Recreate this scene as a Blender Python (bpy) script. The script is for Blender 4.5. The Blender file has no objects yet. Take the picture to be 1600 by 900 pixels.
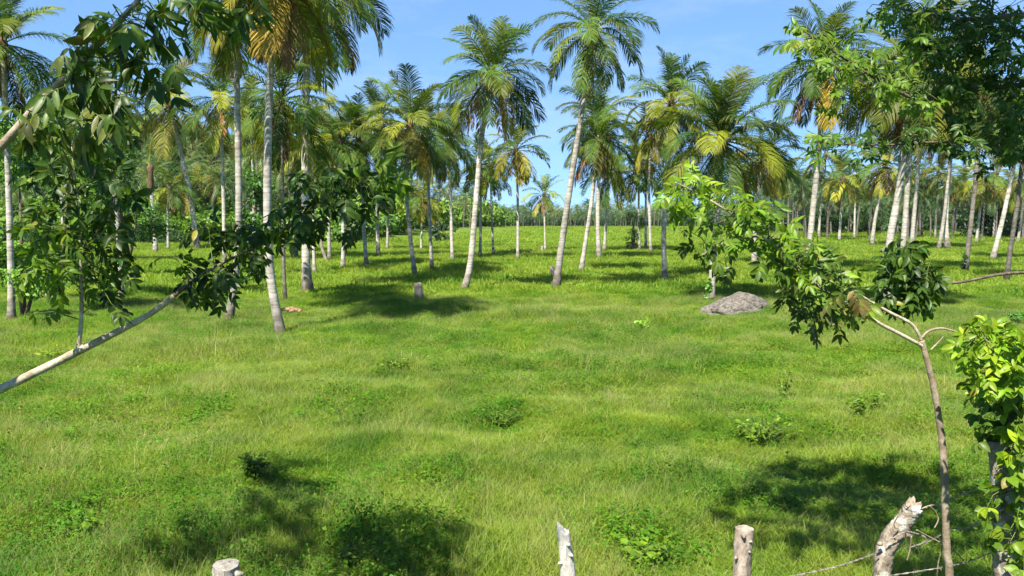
import bpy, math, random
import numpy as np
from mathutils import Vector, Matrix

random.seed(7)
rng = np.random.default_rng(11)
R = math.radians
SC = bpy.context.scene
COL = SC.collection

# ------------------------------------------------------------------ camera
CAMZ = 4.2
PITCH = R(5.19)
F = 1244.0
cam_d = bpy.data.cameras.new('camera')
cam_d.sensor_width = 36.0
cam_d.lens = 36.0 * F / 1600.0
cam_d.clip_start = 0.05
cam_d.clip_end = 9000
cam = bpy.data.objects.new('camera', cam_d)
COL.objects.link(cam)
cam.location = (0, 0, CAMZ)
cam.rotation_euler = (R(90) - PITCH, 0, 0)
SC.camera = cam

# ------------------------------------------------------------------ sky, sun, exposure
TO_SUN = Vector((-0.30, -0.60, 1.0)).normalized()
sun_el = math.asin(TO_SUN.z)
sun_az = math.atan2(TO_SUN.x, TO_SUN.y)
W = bpy.data.worlds.new('World')
SC.world = W
W.use_nodes = True
wn, wl = W.node_tree.nodes, W.node_tree.links
bg = wn['Background']
sky = wn.new('ShaderNodeTexSky')
sky.sky_type = 'NISHITA'
sky.sun_disc = False
sky.sun_elevation = sun_el
sky.sun_rotation = sun_az % (2 * math.pi)
sky.altitude = 6000
sky.air_density = 1.0
sky.dust_density = 0.0
sky.ozone_density = 4.0
gam = wn.new('ShaderNodeGamma')                 # evens the sky out towards the horizon, all round
gam.inputs['Gamma'].default_value = 0.42
tint = wn.new('ShaderNodeMixRGB')
tint.blend_type = 'MULTIPLY'
tint.inputs['Fac'].default_value = 1.0
tint.inputs['Color2'].default_value = (1.24, 1.97, 2.85, 1)
wl.new(sky.outputs['Color'], gam.inputs['Color'])
wl.new(gam.outputs['Color'], tint.inputs['Color1'])
wtc = wn.new('ShaderNodeTexCoord')              # a few thin wisps of cloud
wmp = wn.new('ShaderNodeMapping')
wmp.inputs['Scale'].default_value = (2.6, 2.6, 9.0)
wmp.inputs['Location'].default_value = (0.35, 0.1, 0.4)
wno = wn.new('ShaderNodeTexNoise')
wno.inputs['Scale'].default_value = 1.6
wno.inputs['Detail'].default_value = 7.0
wno.inputs['Roughness'].default_value = 0.6
wmr = wn.new('ShaderNodeMapRange')
wmr.inputs['From Min'].default_value = 0.50
wmr.inputs['From Max'].default_value = 0.80
wmr.inputs['To Max'].default_value = 0.26
wmx = wn.new('ShaderNodeMixRGB')
wmx.inputs['Color2'].default_value = (5.2, 5.4, 5.6, 1)
wl.new(wtc.outputs['Generated'], wmp.inputs['Vector'])
wl.new(wmp.outputs['Vector'], wno.inputs['Vector'])
wl.new(wno.outputs['Fac'], wmr.inputs['Value'])
wl.new(wmr.outputs[0], wmx.inputs['Fac'])
wl.new(tint.outputs['Color'], wmx.inputs['Color1'])
wl.new(wmx.outputs['Color'], bg.inputs['Color'])
bg.inputs['Strength'].default_value = 0.0735
sd = bpy.data.lights.new('sun', 'SUN')
sd.energy = 5.0
sd.angle = R(0.53)
sd.color = (1.0, 0.935, 0.79)
sun = bpy.data.objects.new('sun', sd)
COL.objects.link(sun)
sun.rotation_euler = (-TO_SUN).to_track_quat('-Z', 'Y').to_euler()
sun.location = (-20, -20, 60)
SC.view_settings.view_transform = 'Standard'
SC.view_settings.look = 'None'
SC.view_settings.exposure = 1.55
SC.view_settings.gamma = 1.0
SC.render.engine = 'CYCLES'
SC.cycles.max_bounces = 7
SC.cycles.diffuse_bounces = 3
SC.cycles.glossy_bounces = 2
SC.cycles.transmission_bounces = 4
SC.cycles.use_denoising = True
SC.cycles.caustics_reflective = False
SC.cycles.caustics_refractive = False

# ------------------------------------------------------------------ helpers
def P(px, py, d):
    """world point seen at pixel (px,py) of the 1600x900 picture, d metres ahead"""
    x = (px - 800) / F
    y = (450 - py) / F
    fy = math.cos(PITCH) + y * math.sin(PITCH)
    fz = -math.sin(PITCH) + y * math.cos(PITCH)
    return Vector((x / fy * d, d, CAMZ + fz / fy * d))

def pix(v):
    dx, dy, dz = v[0], v[1], v[2] - CAMZ
    cy = dy * math.cos(PITCH) - dz * math.sin(PITCH)
    cz = dy * math.sin(PITCH) + dz * math.cos(PITCH)
    if cy <= 0.05:
        return (-9999, -9999)
    return (800 + dx / cy * F, 450 - cz / cy * F)

def vnoise(x, y, seed=0):
    x = np.asarray(x, dtype=np.float64); y = np.asarray(y, dtype=np.float64)
    xi = np.floor(x); yi = np.floor(y)
    fx = x - xi; fy = y - yi
    fx = fx * fx * (3 - 2 * fx); fy = fy * fy * (3 - 2 * fy)
    def h(a, b):
        s = np.sin(a * 127.1 + b * 311.7 + seed * 74.7) * 43758.5453
        return s - np.floor(s)
    return (h(xi, yi) * (1 - fx) * (1 - fy) + h(xi + 1, yi) * fx * (1 - fy)
            + h(xi, yi + 1) * (1 - fx) * fy + h(xi + 1, yi + 1) * fx * fy) * 2 - 1

def sstep(a, b, x):
    t = np.clip((x - a) / (b - a), 0, 1)
    return t * t * (3 - 2 * t)

def gz(x, y):
    """ground height"""
    x = np.asarray(x, dtype=np.float64); y = np.asarray(y, dtype=np.float64)
    r = np.sqrt(x * x + y * y)
    fade = 1 - sstep(25, 90, r) * 0.7
    far = 1 - sstep(400, 900, r)
    z = (0.05 * vnoise(x / .55, y / .5, 3) * (1 - sstep(20, 40, r)) + 0.16 * vnoise(x / 1.4, y / 1.2, 1) + 0.15 * vnoise(x / 4.5, y / 3.6, 2)) * fade * far
    z = z * sstep(4, 9, y)
    z = z + 1.2 * sstep(8.0, 4.3, y) + 1.4 * sstep(4.3, 1.0, y)      # road bank at the fence
    return z

def gzf(x, y):
    return float(gz(x, y))

def G(px, py):
    x = (px - 800) / F; y = (450 - py) / F
    fy = math.cos(PITCH) + y * math.sin(PITCH)
    fz = -math.sin(PITCH) + y * math.cos(PITCH)
    d = CAMZ / (-fz / fy)
    return Vector((x / fy * d, d, gzf(x / fy * d, d)))

def link(name, data, parent=None, loc=(0, 0, 0)):
    o = bpy.data.objects.new(name, data)
    COL.objects.link(o)
    if parent is not None:
        o.parent = parent
    o.location = loc
    return o

def thing(name, label, cat, loc, group=None):
    o = bpy.data.objects.new(name, None)
    COL.objects.link(o)
    o.empty_display_size = 0.3
    o.location = loc
    tag(o, label, cat, group)
    return o

def tag(o, label=None, cat=None, group=None, kind=None):
    if label: o['label'] = label
    if cat: o['category'] = cat
    if group: o['group'] = group
    if kind: o['kind'] = kind
    return o

def mesh_np(name, verts, faces, mat=None, smooth=True, attrs=None):
    """faces: list of index arrays (n,k) or list of tuples"""
    me = bpy.data.meshes.new(name)
    if isinstance(faces, np.ndarray):
        n, k = faces.shape
        me.vertices.add(len(verts))
        me.vertices.foreach_set('co', np.asarray(verts, dtype=np.float32).ravel())
        me.loops.add(n * k)
        me.loops.foreach_set('vertex_index', faces.astype(np.int32).ravel())
        me.polygons.add(n)
        me.polygons.foreach_set('loop_start', np.arange(0, n * k, k, dtype=np.int32))
        me.update(calc_edges=True)
    else:
        me.from_pydata([tuple(v) for v in verts], [], faces)
        me.update()
    if attrs:
        for k_, v_ in attrs.items():
            a = me.attributes.new(k_, 'FLOAT', 'POINT')
            a.data.foreach_set('value', np.asarray(v_, dtype=np.float32))
    if smooth and len(me.polygons):
        me.polygons.foreach_set('use_smooth', np.ones(len(me.polygons), dtype=bool))
    if mat is not None:
        me.materials.append(mat)
    return me

class MB:
    """collects vertices, faces and an 'along' value"""
    def __init__(s): s.v, s.f, s.a = [], [], []
    def add(s, vs, fs, al=0.0):
        o = len(s.v)
        s.v.extend([tuple(v) for v in vs])
        s.f.extend([tuple(i + o for i in f) for f in fs])
        s.a.extend(list(al) if hasattr(al, '__len__') else [al] * len(vs))
    def tube(s, pts, radii, sides=8, cap=True, jit=0.0, seed=0, al=None):
        pts = [Vector(p) for p in pts]
        rr = random.Random(seed)
        n = len(pts)
        t0 = (pts[1] - pts[0]).normalized()
        u = t0.orthogonal().normalized()
        vs, fs, als = [], [], []
        for i, p in enumerate(pts):
            t = (pts[min(i + 1, n - 1)] - pts[max(i - 1, 0)]).normalized()
            u = (u - t * u.dot(t)).normalized()
            w = t.cross(u)
            for k in range(sides):
                a = 2 * math.pi * k / sides
                r = radii[i] * (1 + (rr.uniform(-jit, jit) if jit else 0))
                vs.append(p + (u * math.cos(a) + w * math.sin(a)) * r)
                als.append(al[i] if al else i / (n - 1))
        for i in range(n - 1):
            for k in range(sides):
                k2 = (k + 1) % sides
                fs.append((i * sides + k, i * sides + k2, (i + 1) * sides + k2, (i + 1) * sides + k))
        if cap:
            fs.append(tuple(range(sides - 1, -1, -1)))
            fs.append(tuple((n - 1) * sides + k for k in range(sides)))
        s.add(vs, fs, als)
    def mesh(s, name, mat, smooth=True):
        return mesh_np(name, s.v, s.f, mat, smooth, {'along': s.a})
    def build(s, name, mat, parent=None, loc=(0, 0, 0), smooth=True):
        return link(name, s.mesh(name, mat, smooth), parent, loc)

def smooth_path(pts, radii=None, n=6):
    """Catmull-Rom through points (and radii)"""
    pts = [Vector(p) for p in pts]
    out, ro = [], []
    m = len(pts)
    for i in range(m - 1):
        p0, p1, p2, p3 = pts[max(i - 1, 0)], pts[i], pts[i + 1], pts[min(i + 2, m - 1)]
        for k in range(n):
            t = k / n
            out.append(0.5 * ((2 * p1) + (p2 - p0) * t + (2 * p0 - 5 * p1 + 4 * p2 - p3) * t * t + (3 * p1 - p0 - 3 * p2 + p3) * t ** 3))
            if radii: ro.append(radii[i] * (1 - t) + radii[i + 1] * t)
    out.append(pts[-1])
    if radii: ro.append(radii[-1])
    return (out, ro) if radii else out

# ------------------------------------------------------------------ materials
def new_mat(name):
    m = bpy.data.materials.new(name)
    m.use_nodes = True
    m.node_tree.nodes.clear()
    return m, m.node_tree.nodes, m.node_tree.links

def N(nodes, t, **kw):
    n = nodes.new(t)
    for k, v in kw.items():
        if k == 'inp':
            for a, b in v.items(): n.inputs[a].default_value = b
        else:
            setattr(n, k, v)
    return n

def ramp(nodes, stops):
    r = nodes.new('ShaderNodeValToRGB')
    e = r.color_ramp.elements
    while len(e) < len(stops): e.new(0.5)
    for i, (p, c) in enumerate(stops):
        e[i].position = p
        e[i].color = (*c, 1) if len(c) == 3 else c
    return r

def leaf_material(name, rough=0.42, trans=0.35, tcol=(1.5, 1.55, 0.5), island=0.35, tip=None, tipfrom=0.7, spec=0.5, mottle=5.0):
    """colour comes from the object's own colour; each leaf varies a little"""
    m, n, l = new_mat(name)
    oi = n.new('ShaderNodeObjectInfo')
    ge = n.new('ShaderNodeNewGeometry')
    hs = N(n, 'ShaderNodeHueSaturation')
    l.new(oi.outputs['Color'], hs.inputs['Color'])
    mr = N(n, 'ShaderNodeMapRange', inp={'From Min': 0, 'From Max': 1, 'To Min': 1 - island, 'To Max': 1 + island})
    l.new(ge.outputs['Random Per Island'], mr.inputs['Value'])
    mr2 = N(n, 'ShaderNodeMapRange', inp={'From Min': 0, 'From Max': 1, 'To Min': 0.68, 'To Max': 1.32})
    l.new(oi.outputs['Random'], mr2.inputs['Value'])
    mu = N(n, 'ShaderNodeMath', operation='MULTIPLY')
    l.new(mr.outputs[0], mu.inputs[0]); l.new(mr2.outputs[0], mu.inputs[1])
    l.new(mu.outputs[0], hs.inputs['Value'])
    w = N(n, 'ShaderNodeMath', operation='MULTIPLY', inp={1: 7.31})
    l.new(ge.outputs['Random Per Island'], w.inputs[0])
    fr = N(n, 'ShaderNodeMath', operation='FRACT'); l.new(w.outputs[0], fr.inputs[0])
    mr3 = N(n, 'ShaderNodeMapRange', inp={'From Min': 0, 'From Max': 1, 'To Min': 0.475, 'To Max': 0.52})
    l.new(fr.outputs[0], mr3.inputs['Value']); l.new(mr3.outputs[0], hs.inputs['Hue'])
    col = hs.outputs['Color']
    if tip:
        at = N(n, 'ShaderNodeAttribute', attribute_name='along')
        tr = N(n, 'ShaderNodeMapRange', inp={'From Min': tipfrom, 'From Max': 1.0, 'To Min': 0, 'To Max': 0.7})
        l.new(at.outputs['Fac'], tr.inputs['Value'])
        mx = N(n, 'ShaderNodeMixRGB', inp={'Color2': (*tip, 1)})
        l.new(tr.outputs[0], mx.inputs['Fac']); l.new(col, mx.inputs['Color1'])
        col = mx.outputs['Color']
    tc = n.new('ShaderNodeTexCoord')
    mo = N(n, 'ShaderNodeTexNoise', inp={'Scale': mottle, 'Detail': 4.0, 'Roughness': 0.7})
    l.new(tc.outputs['Object'], mo.inputs['Vector'])
    mm = N(n, 'ShaderNodeMapRange', inp={'From Min': 0.3, 'From Max': 0.7, 'To Min': 0.72, 'To Max': 1.28})
    l.new(mo.outputs['Fac'], mm.inputs['Value'])
    m4 = N(n, 'ShaderNodeMixRGB', blend_type='MULTIPLY', inp={'Fac': 1.0})
    l.new(col, m4.inputs['Color1']); l.new(mm.outputs[0], m4.inputs['Color2'])
    col = m4.outputs['Color']
    pr = N(n, 'ShaderNodeBsdfPrincipled', inp={'Roughness': rough, 'Specular IOR Level': spec})
    l.new(col, pr.inputs['Base Color'])
    tm = N(n, 'ShaderNodeMixRGB', blend_type='MULTIPLY', inp={'Fac': 1.0, 'Color2': (*tcol, 1)})
    l.new(col, tm.inputs['Color1'])
    tb = n.new('ShaderNodeBsdfTranslucent'); l.new(tm.outputs['Color'], tb.inputs['Color'])
    mix = N(n, 'ShaderNodeMixShader', inp={0: trans})
    l.new(pr.outputs[0], mix.inputs[1]); l.new(tb.outputs[0], mix.inputs[2])
    out = n.new('ShaderNodeOutputMaterial'); l.new(mix.outputs[0], out.inputs['Surface'])
    return m

M = {}
M['frond'] = leaf_material('palm frond', rough=0.5, trans=0.3, spec=0.2, island=0.25, tip=(0.20, 0.15, 0.05), tipfrom=0.75)
M['leaf'] = leaf_material('broad leaf', rough=0.42, trans=0.38, island=0.2, spec=0.28)
M['foliage'] = leaf_material('foliage', rough=0.5, trans=0.35, island=0.45)
M['dry'] = leaf_material('dry frond', rough=0.8, trans=0.15, tcol=(1.1, 1.0, 0.8), island=0.4, spec=0.15)

def grass_material(name, c_lo, c_mid, c_hi, trans=0.45, vary=0.3):
    m, n, l = new_mat(name)
    ge = n.new('ShaderNodeNewGeometry')
    oi = n.new('ShaderNodeObjectInfo')
    no = N(n, 'ShaderNodeTexNoise', inp={'Scale': 0.16, 'Detail': 3.0, 'Roughness': 0.6})
    l.new(ge.outputs['Position'], no.inputs['Vector'])
    no2 = N(n, 'ShaderNodeTexNoise', inp={'Scale': 0.9, 'Detail': 2.0})
    l.new(ge.outputs['Position'], no2.inputs['Vector'])
    ad = N(n, 'ShaderNodeMath', operation='ADD'); l.new(no.outputs['Fac'], ad.inputs[0])
    sc = N(n, 'ShaderNodeMath', operation='MULTIPLY_ADD', inp={1: 0.6, 2: -0.3}); l.new(no2.outputs['Fac'], sc.inputs[0])
    l.new(sc.outputs[0], ad.inputs[1])
    rp = ramp(n, [(0.28, c_lo), (0.5, c_mid), (0.74, c_hi)])
    l.new(ad.outputs[0], rp.inputs['Fac'])
    hs = n.new('ShaderNodeHueSaturation')
    l.new(rp.outputs['Color'], hs.inputs['Color'])
    mr = N(n, 'ShaderNodeMapRange', inp={'From Min': 0, 'From Max': 1, 'To Min': 1 - vary, 'To Max': 1 + vary})
    l.new(ge.outputs['Random Per Island'], mr.inputs['Value'])
    l.new(mr.outputs[0], hs.inputs['Value'])
    mr3 = N(n, 'ShaderNodeMapRange', inp={'From Min': 0, 'From Max': 1, 'To Min': 0.48, 'To Max': 0.52})
    l.new(oi.outputs['Random'], mr3.inputs['Value']); l.new(mr3.outputs[0], hs.inputs['Hue'])
    pr = N(n, 'ShaderNodeBsdfPrincipled', inp={'Roughness': 0.6, 'Specular IOR Level': 0.16})
    l.new(hs.outputs['Color'], pr.inputs['Base Color'])
    tm = N(n, 'ShaderNodeMixRGB', blend_type='MULTIPLY', inp={'Fac': 1.0, 'Color2': (1.35, 1.35, 0.6, 1)})
    l.new(hs.outputs['Color'], tm.inputs['Color1'])
    tb = n.new('ShaderNodeBsdfTranslucent'); l.new(tm.outputs['Color'], tb.inputs['Color'])
    mix = N(n, 'ShaderNodeMixShader', inp={0: trans})
    l.new(pr.outputs[0], mix.inputs[1]); l.new(tb.outputs[0], mix.inputs[2])
    out = n.new('ShaderNodeOutputMaterial'); l.new(mix.outputs[0], out.inputs['Surface'])
    return m

M['grass'] = grass_material('grass', (0.084, 0.178, 0.017), (0.180, 0.264, 0.026), (0.250, 0.312, 0.056))
M['stalk'] = grass_material('seed stalk', (0.171, 0.207, 0.063), (0.216, 0.243, 0.081), (0.252, 0.252, 0.108), 0.3)
M['straw'] = grass_material('straw', (0.30, 0.25, 0.12), (0.36, 0.30, 0.16), (0.42, 0.36, 0.20), 0.2)
M['weed'] = grass_material('weed', (0.036, 0.110, 0.008), (0.072, 0.180, 0.010), (0.130, 0.235, 0.014), 0.4)

def ground_material():
    m, n, l = new_mat('meadow ground')
    ge = n.new('ShaderNodeNewGeometry')
    no = N(n, 'ShaderNodeTexNoise', inp={'Scale': 0.035, 'Detail': 6.0, 'Roughness': 0.65})
    l.new(ge.outputs['Position'], no.inputs['Vector'])
    rp = ramp(n, [(0.3, (0.048, 0.104, 0.013)), (0.5, (0.084, 0.144, 0.016)), (0.7, (0.120, 0.156, 0.027))])
    l.new(no.outputs['Fac'], rp.inputs['Fac'])
    n2 = N(n, 'ShaderNodeTexNoise', inp={'Scale': 2.2, 'Detail': 8.0, 'Roughness': 0.75})
    l.new(ge.outputs['Position'], n2.inputs['Vector'])
    mr = N(n, 'ShaderNodeMapRange', inp={'From Min': 0.3, 'From Max': 0.7, 'To Min': 0.55, 'To Max': 1.35})
    l.new(n2.outputs['Fac'], mr.inputs['Value'])
    mu = N(n, 'ShaderNodeMixRGB', blend_type='MULTIPLY', inp={'Fac': 1.0})
    l.new(rp.outputs['Color'], mu.inputs['Color1']); l.new(mr.outputs[0], mu.inputs['Color2'])
    pr = N(n, 'ShaderNodeBsdfPrincipled', inp={'Roughness': 0.9, 'Specular IOR Level': 0.1})
    l.new(mu.outputs['Color'], pr.inputs['Base Color'])
    bp = N(n, 'ShaderNodeBump', inp={'Strength': 0.8, 'Distance': 0.15})
    l.new(n2.outputs['Fac'], bp.inputs['Height']); l.new(bp.outputs[0], pr.inputs['Normal'])
    out = n.new('ShaderNodeOutputMaterial'); l.new(pr.outputs[0], out.inputs['Surface'])
    return m
M['ground'] = ground_material()

def bark_material(name, dark, mid, light, scale=(6, 6, 6), rings=None, bump=0.5, base_dark=None, lichen=None):
    m, n, l = new_mat(name)
    tc = n.new('ShaderNodeTexCoord')
    mp = N(n, 'ShaderNodeMapping'); mp.inputs['Scale'].default_value = scale
    l.new(tc.outputs['Object'], mp.inputs['Vector'])
    no = N(n, 'ShaderNodeTexNoise', inp={'Scale': 1.0, 'Detail': 8.0, 'Roughness': 0.7})
    l.new(mp.outputs[0], no.inputs['Vector'])
    rp = ramp(n, [(0.32, dark), (0.5, mid), (0.66, light)])
    l.new(no.outputs['Fac'], rp.inputs['Fac'])
    col = rp.outputs['Color']; height = no.outputs['Fac']
    if rings:
        m2 = N(n, 'ShaderNodeMapping'); m2.inputs['Scale'].default_value = (0.6, 0.6, rings)
        l.new(tc.outputs['Object'], m2.inputs['Vector'])
        wv = N(n, 'ShaderNodeTexNoise', inp={'Scale': 1.0, 'Detail': 3.0, 'Roughness': 0.6})
        l.new(m2.outputs[0], wv.inputs['Vector'])
        r2 = ramp(n, [(0.40, (0.60, 0.57, 0.53)), (0.52, (1, 1, 1))])
        l.new(wv.outputs['Fac'], r2.inputs['Fac'])
        mx = N(n, 'ShaderNodeMixRGB', blend_type='MULTIPLY', inp={'Fac': 0.85})
        l.new(col, mx.inputs['Color1']); l.new(r2.outputs['Color'], mx.inputs['Color2'])
        col = mx.outputs['Color']; height = wv.outputs['Fac']
    if lichen:
        n3 = N(n, 'ShaderNodeTexNoise', inp={'Scale': 14.0, 'Detail': 4.0})
        l.new(tc.outputs['Object'], n3.inputs['Vector'])
        r3 = ramp(n, [(0.56, (0, 0, 0)), (0.62, (1, 1, 1))])
        l.new(n3.outputs['Fac'], r3.inputs['Fac'])
        mx = N(n, 'ShaderNodeMixRGB', inp={'Color2': (*lichen, 1)})
        l.new(r3.outputs['Color'], mx.inputs['Fac']); l.new(col, mx.inputs['Color1'])
        col = mx.outputs['Color']
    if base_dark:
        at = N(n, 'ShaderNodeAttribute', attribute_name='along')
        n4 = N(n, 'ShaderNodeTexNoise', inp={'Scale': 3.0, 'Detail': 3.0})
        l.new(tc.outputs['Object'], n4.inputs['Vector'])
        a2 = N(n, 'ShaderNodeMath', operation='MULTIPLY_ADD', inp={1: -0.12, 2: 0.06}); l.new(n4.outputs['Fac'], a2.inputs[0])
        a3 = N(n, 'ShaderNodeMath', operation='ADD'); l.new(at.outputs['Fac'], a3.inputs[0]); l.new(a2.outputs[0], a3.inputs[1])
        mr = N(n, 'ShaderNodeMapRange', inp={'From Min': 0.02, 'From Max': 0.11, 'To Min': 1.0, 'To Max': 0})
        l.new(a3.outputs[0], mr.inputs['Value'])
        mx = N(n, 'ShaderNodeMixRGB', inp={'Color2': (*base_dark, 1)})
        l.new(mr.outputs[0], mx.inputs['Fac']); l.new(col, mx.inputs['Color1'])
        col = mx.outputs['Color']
    if rings:
        oi = n.new('ShaderNodeObjectInfo')
        n5 = N(n, 'ShaderNodeTexNoise', inp={'Scale': 1.1, 'Detail': 5.0, 'Roughness': 0.7})
        l.new(tc.outputs['Object'], n5.inputs['Vector'])
        a5 = N(n, 'ShaderNodeMapRange', inp={'From Min': 0.3, 'From Max': 0.7, 'To Min': 0.55, 'To Max': 1.15})
        l.new(n5.outputs['Fac'], a5.inputs['Value'])
        a6 = N(n, 'ShaderNodeMapRange', inp={'To Min': 0.8, 'To Max': 1.2})
        l.new(oi.outputs['Random'], a6.inputs['Value'])
        a7 = N(n, 'ShaderNodeMath', operation='MULTIPLY'); l.new(a5.outputs[0], a7.inputs[0]); l.new(a6.outputs[0], a7.inputs[1])
        mx = N(n, 'ShaderNodeMixRGB', blend_type='MULTIPLY', inp={'Fac': 1.0})
        l.new(col, mx.inputs['Color1']); l.new(a7.outputs[0], mx.inputs['Color2'])
        col = mx.outputs['Color']
    pr = N(n, 'ShaderNodeBsdfPrincipled', inp={'Roughness': 0.9, 'Specular IOR Level': 0.15})
    l.new(col, pr.inputs['Base Color'])
    bp = N(n, 'ShaderNodeBump', inp={'Strength': bump, 'Distance': 0.03})
    l.new(height, bp.inputs['Height']); l.new(bp.outputs[0], pr.inputs['Normal'])
    out = n.new('ShaderNodeOutputMaterial'); l.new(pr.outputs[0], out.inputs['Surface'])
    return m

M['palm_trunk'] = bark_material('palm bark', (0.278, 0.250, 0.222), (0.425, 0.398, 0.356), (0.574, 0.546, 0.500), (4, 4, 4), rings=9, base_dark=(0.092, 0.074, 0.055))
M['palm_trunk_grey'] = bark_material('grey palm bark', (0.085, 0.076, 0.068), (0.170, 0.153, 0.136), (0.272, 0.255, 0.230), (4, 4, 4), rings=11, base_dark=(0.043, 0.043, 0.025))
M['fibre'] = bark_material('palm fibre', (0.043, 0.025, 0.017), (0.111, 0.072, 0.043), (0.204, 0.145, 0.085), (9, 9, 2), bump=1.0)
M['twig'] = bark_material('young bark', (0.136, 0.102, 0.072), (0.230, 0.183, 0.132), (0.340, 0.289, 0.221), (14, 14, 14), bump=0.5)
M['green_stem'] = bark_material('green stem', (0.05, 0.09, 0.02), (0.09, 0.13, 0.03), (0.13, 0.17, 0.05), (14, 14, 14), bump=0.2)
M['pale_bark'] = bark_material('pale bark', (0.187, 0.145, 0.102), (0.357, 0.306, 0.230), (0.510, 0.468, 0.374), (16, 16, 16), bump=0.5)
M['brown_bark'] = bark_material('brown bark', (0.060, 0.043, 0.034), (0.119, 0.089, 0.068), (0.196, 0.153, 0.119), (20, 20, 8), bump=0.7)
M['post_grey'] = bark_material('weathered wood', (0.123, 0.106, 0.092), (0.280, 0.258, 0.230), (0.414, 0.392, 0.364), (26, 26, 5), bump=0.9)
M['post_brown'] = bark_material('barked post', (0.156, 0.113, 0.090), (0.328, 0.269, 0.226), (0.468, 0.413, 0.359), (24, 24, 9), bump=0.9)
M['post_white'] = bark_material('bleached wood', (0.16, 0.145, 0.13), (0.48, 0.455, 0.42), (0.68, 0.66, 0.62), (26, 26, 5), bump=0.9)
M['post_lichen'] = bark_material('lichened post', (0.094, 0.070, 0.055), (0.265, 0.218, 0.172), (0.421, 0.367, 0.304), (22, 22, 14), bump=1.0, lichen=(0.484, 0.484, 0.445))
M['rock'] = bark_material('rock', (0.048, 0.040, 0.035), (0.127, 0.111, 0.098), (0.221, 0.199, 0.179), (5, 5, 9), bump=1.0, lichen=(0.211, 0.199, 0.177))
for nd_ in M['rock'].node_tree.nodes:
    if nd_.type == 'BUMP': nd_.inputs['Distance'].default_value = 0.14
M['stump'] = bark_material('dead wood', (0.105, 0.083, 0.068), (0.240, 0.203, 0.165), (0.375, 0.338, 0.285), (12, 12, 4), bump=0.8)
M['husk'] = bark_material('coconut husk', (0.096, 0.048, 0.028), (0.240, 0.132, 0.080), (0.384, 0.256, 0.176), (14, 14, 14), bump=0.7)
M['nut'] = bark_material('green coconut', (0.14, 0.12, 0.02), (0.24, 0.19, 0.03), (0.30, 0.22, 0.05), (3, 3, 3), bump=0.1)
def wire_material():
    m, n, l = new_mat('rusty wire')
    no = N(n, 'ShaderNodeTexNoise', inp={'Scale': 30.0, 'Detail': 3.0})
    rp = ramp(n, [(0.35, (0.10, 0.08, 0.065)), (0.65, (0.27, 0.25, 0.235))])
    l.new(no.outputs['Fac'], rp.inputs['Fac'])
    pr = N(n, 'ShaderNodeBsdfPrincipled', inp={'Roughness': 0.55, 'Metallic': 0.4})
    l.new(rp.outputs['Color'], pr.inputs['Base Color'])
    out = n.new('ShaderNodeOutputMaterial'); l.new(pr.outputs[0], out.inputs['Surface'])
    return m
M['wire'] = wire_material()

# ------------------------------------------------------------------ ground and hill
def build_ground():
    radii = [0.0]
    r = 1.5
    while r < 2300:
        radii.append(r)
        r *= 1.045 if r < 120 else 1.12
    na = 300
    ang = np.linspace(0, 2 * math.pi, na, endpoint=False)
    rr = np.array(radii[1:])
    X = (rr[:, None] * np.cos(ang)[None, :]).ravel()
    Y = (rr[:, None] * np.sin(ang)[None, :]).ravel()
    Z = gz(X, Y)
    V = np.stack([X, Y, Z], 1)
    V = np.vstack([V, [[0, 0, gzf(0, 0)]]])
    nr = len(rr)
    i = np.arange(nr - 1)[:, None]; k = np.arange(na)[None, :]
    k2 = (k + 1) % na
    quads = np.stack([(i * na + k), (i * na + na + k), (i * na + na + k2), (i * na + k2)], -1).reshape(-1, 4)
    c = len(V) - 1
    tri = [(c, int(a), int((a + 1) % na)) for a in range(na)]
    o = link('ground', mesh_np('ground', V, [tuple(int(j) for j in q) for q in quads] + tri, M['ground']))
    tag(o, kind='structure')
build_ground()

def hz(x, y):
    return 28 * np.exp(-((x + 118) / 62) ** 2 - ((y - 245) / 62) ** 2) - 1.2 + 1.5 * vnoise(x / 14, y / 14, 5)
def build_hill():
    xs = np.linspace(-330, 80, 70); ys = np.linspace(100, 420, 50)
    X, Y = np.meshgrid(xs, ys)
    Z = hz(X, Y)
    V = np.stack([X.ravel(), Y.ravel(), Z.ravel()], 1)
    nx, ny = len(xs), len(ys)
    i = np.arange(ny - 1)[:, None] * nx + np.arange(nx - 1)[None, :]
    q = np.stack([i, i + 1, i + 1 + nx, i + nx], -1).reshape(-1, 4)
    o = link('hill', mesh_np('hill', V, q, M['ground']))
    tag(o, kind='structure')
build_hill()

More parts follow.
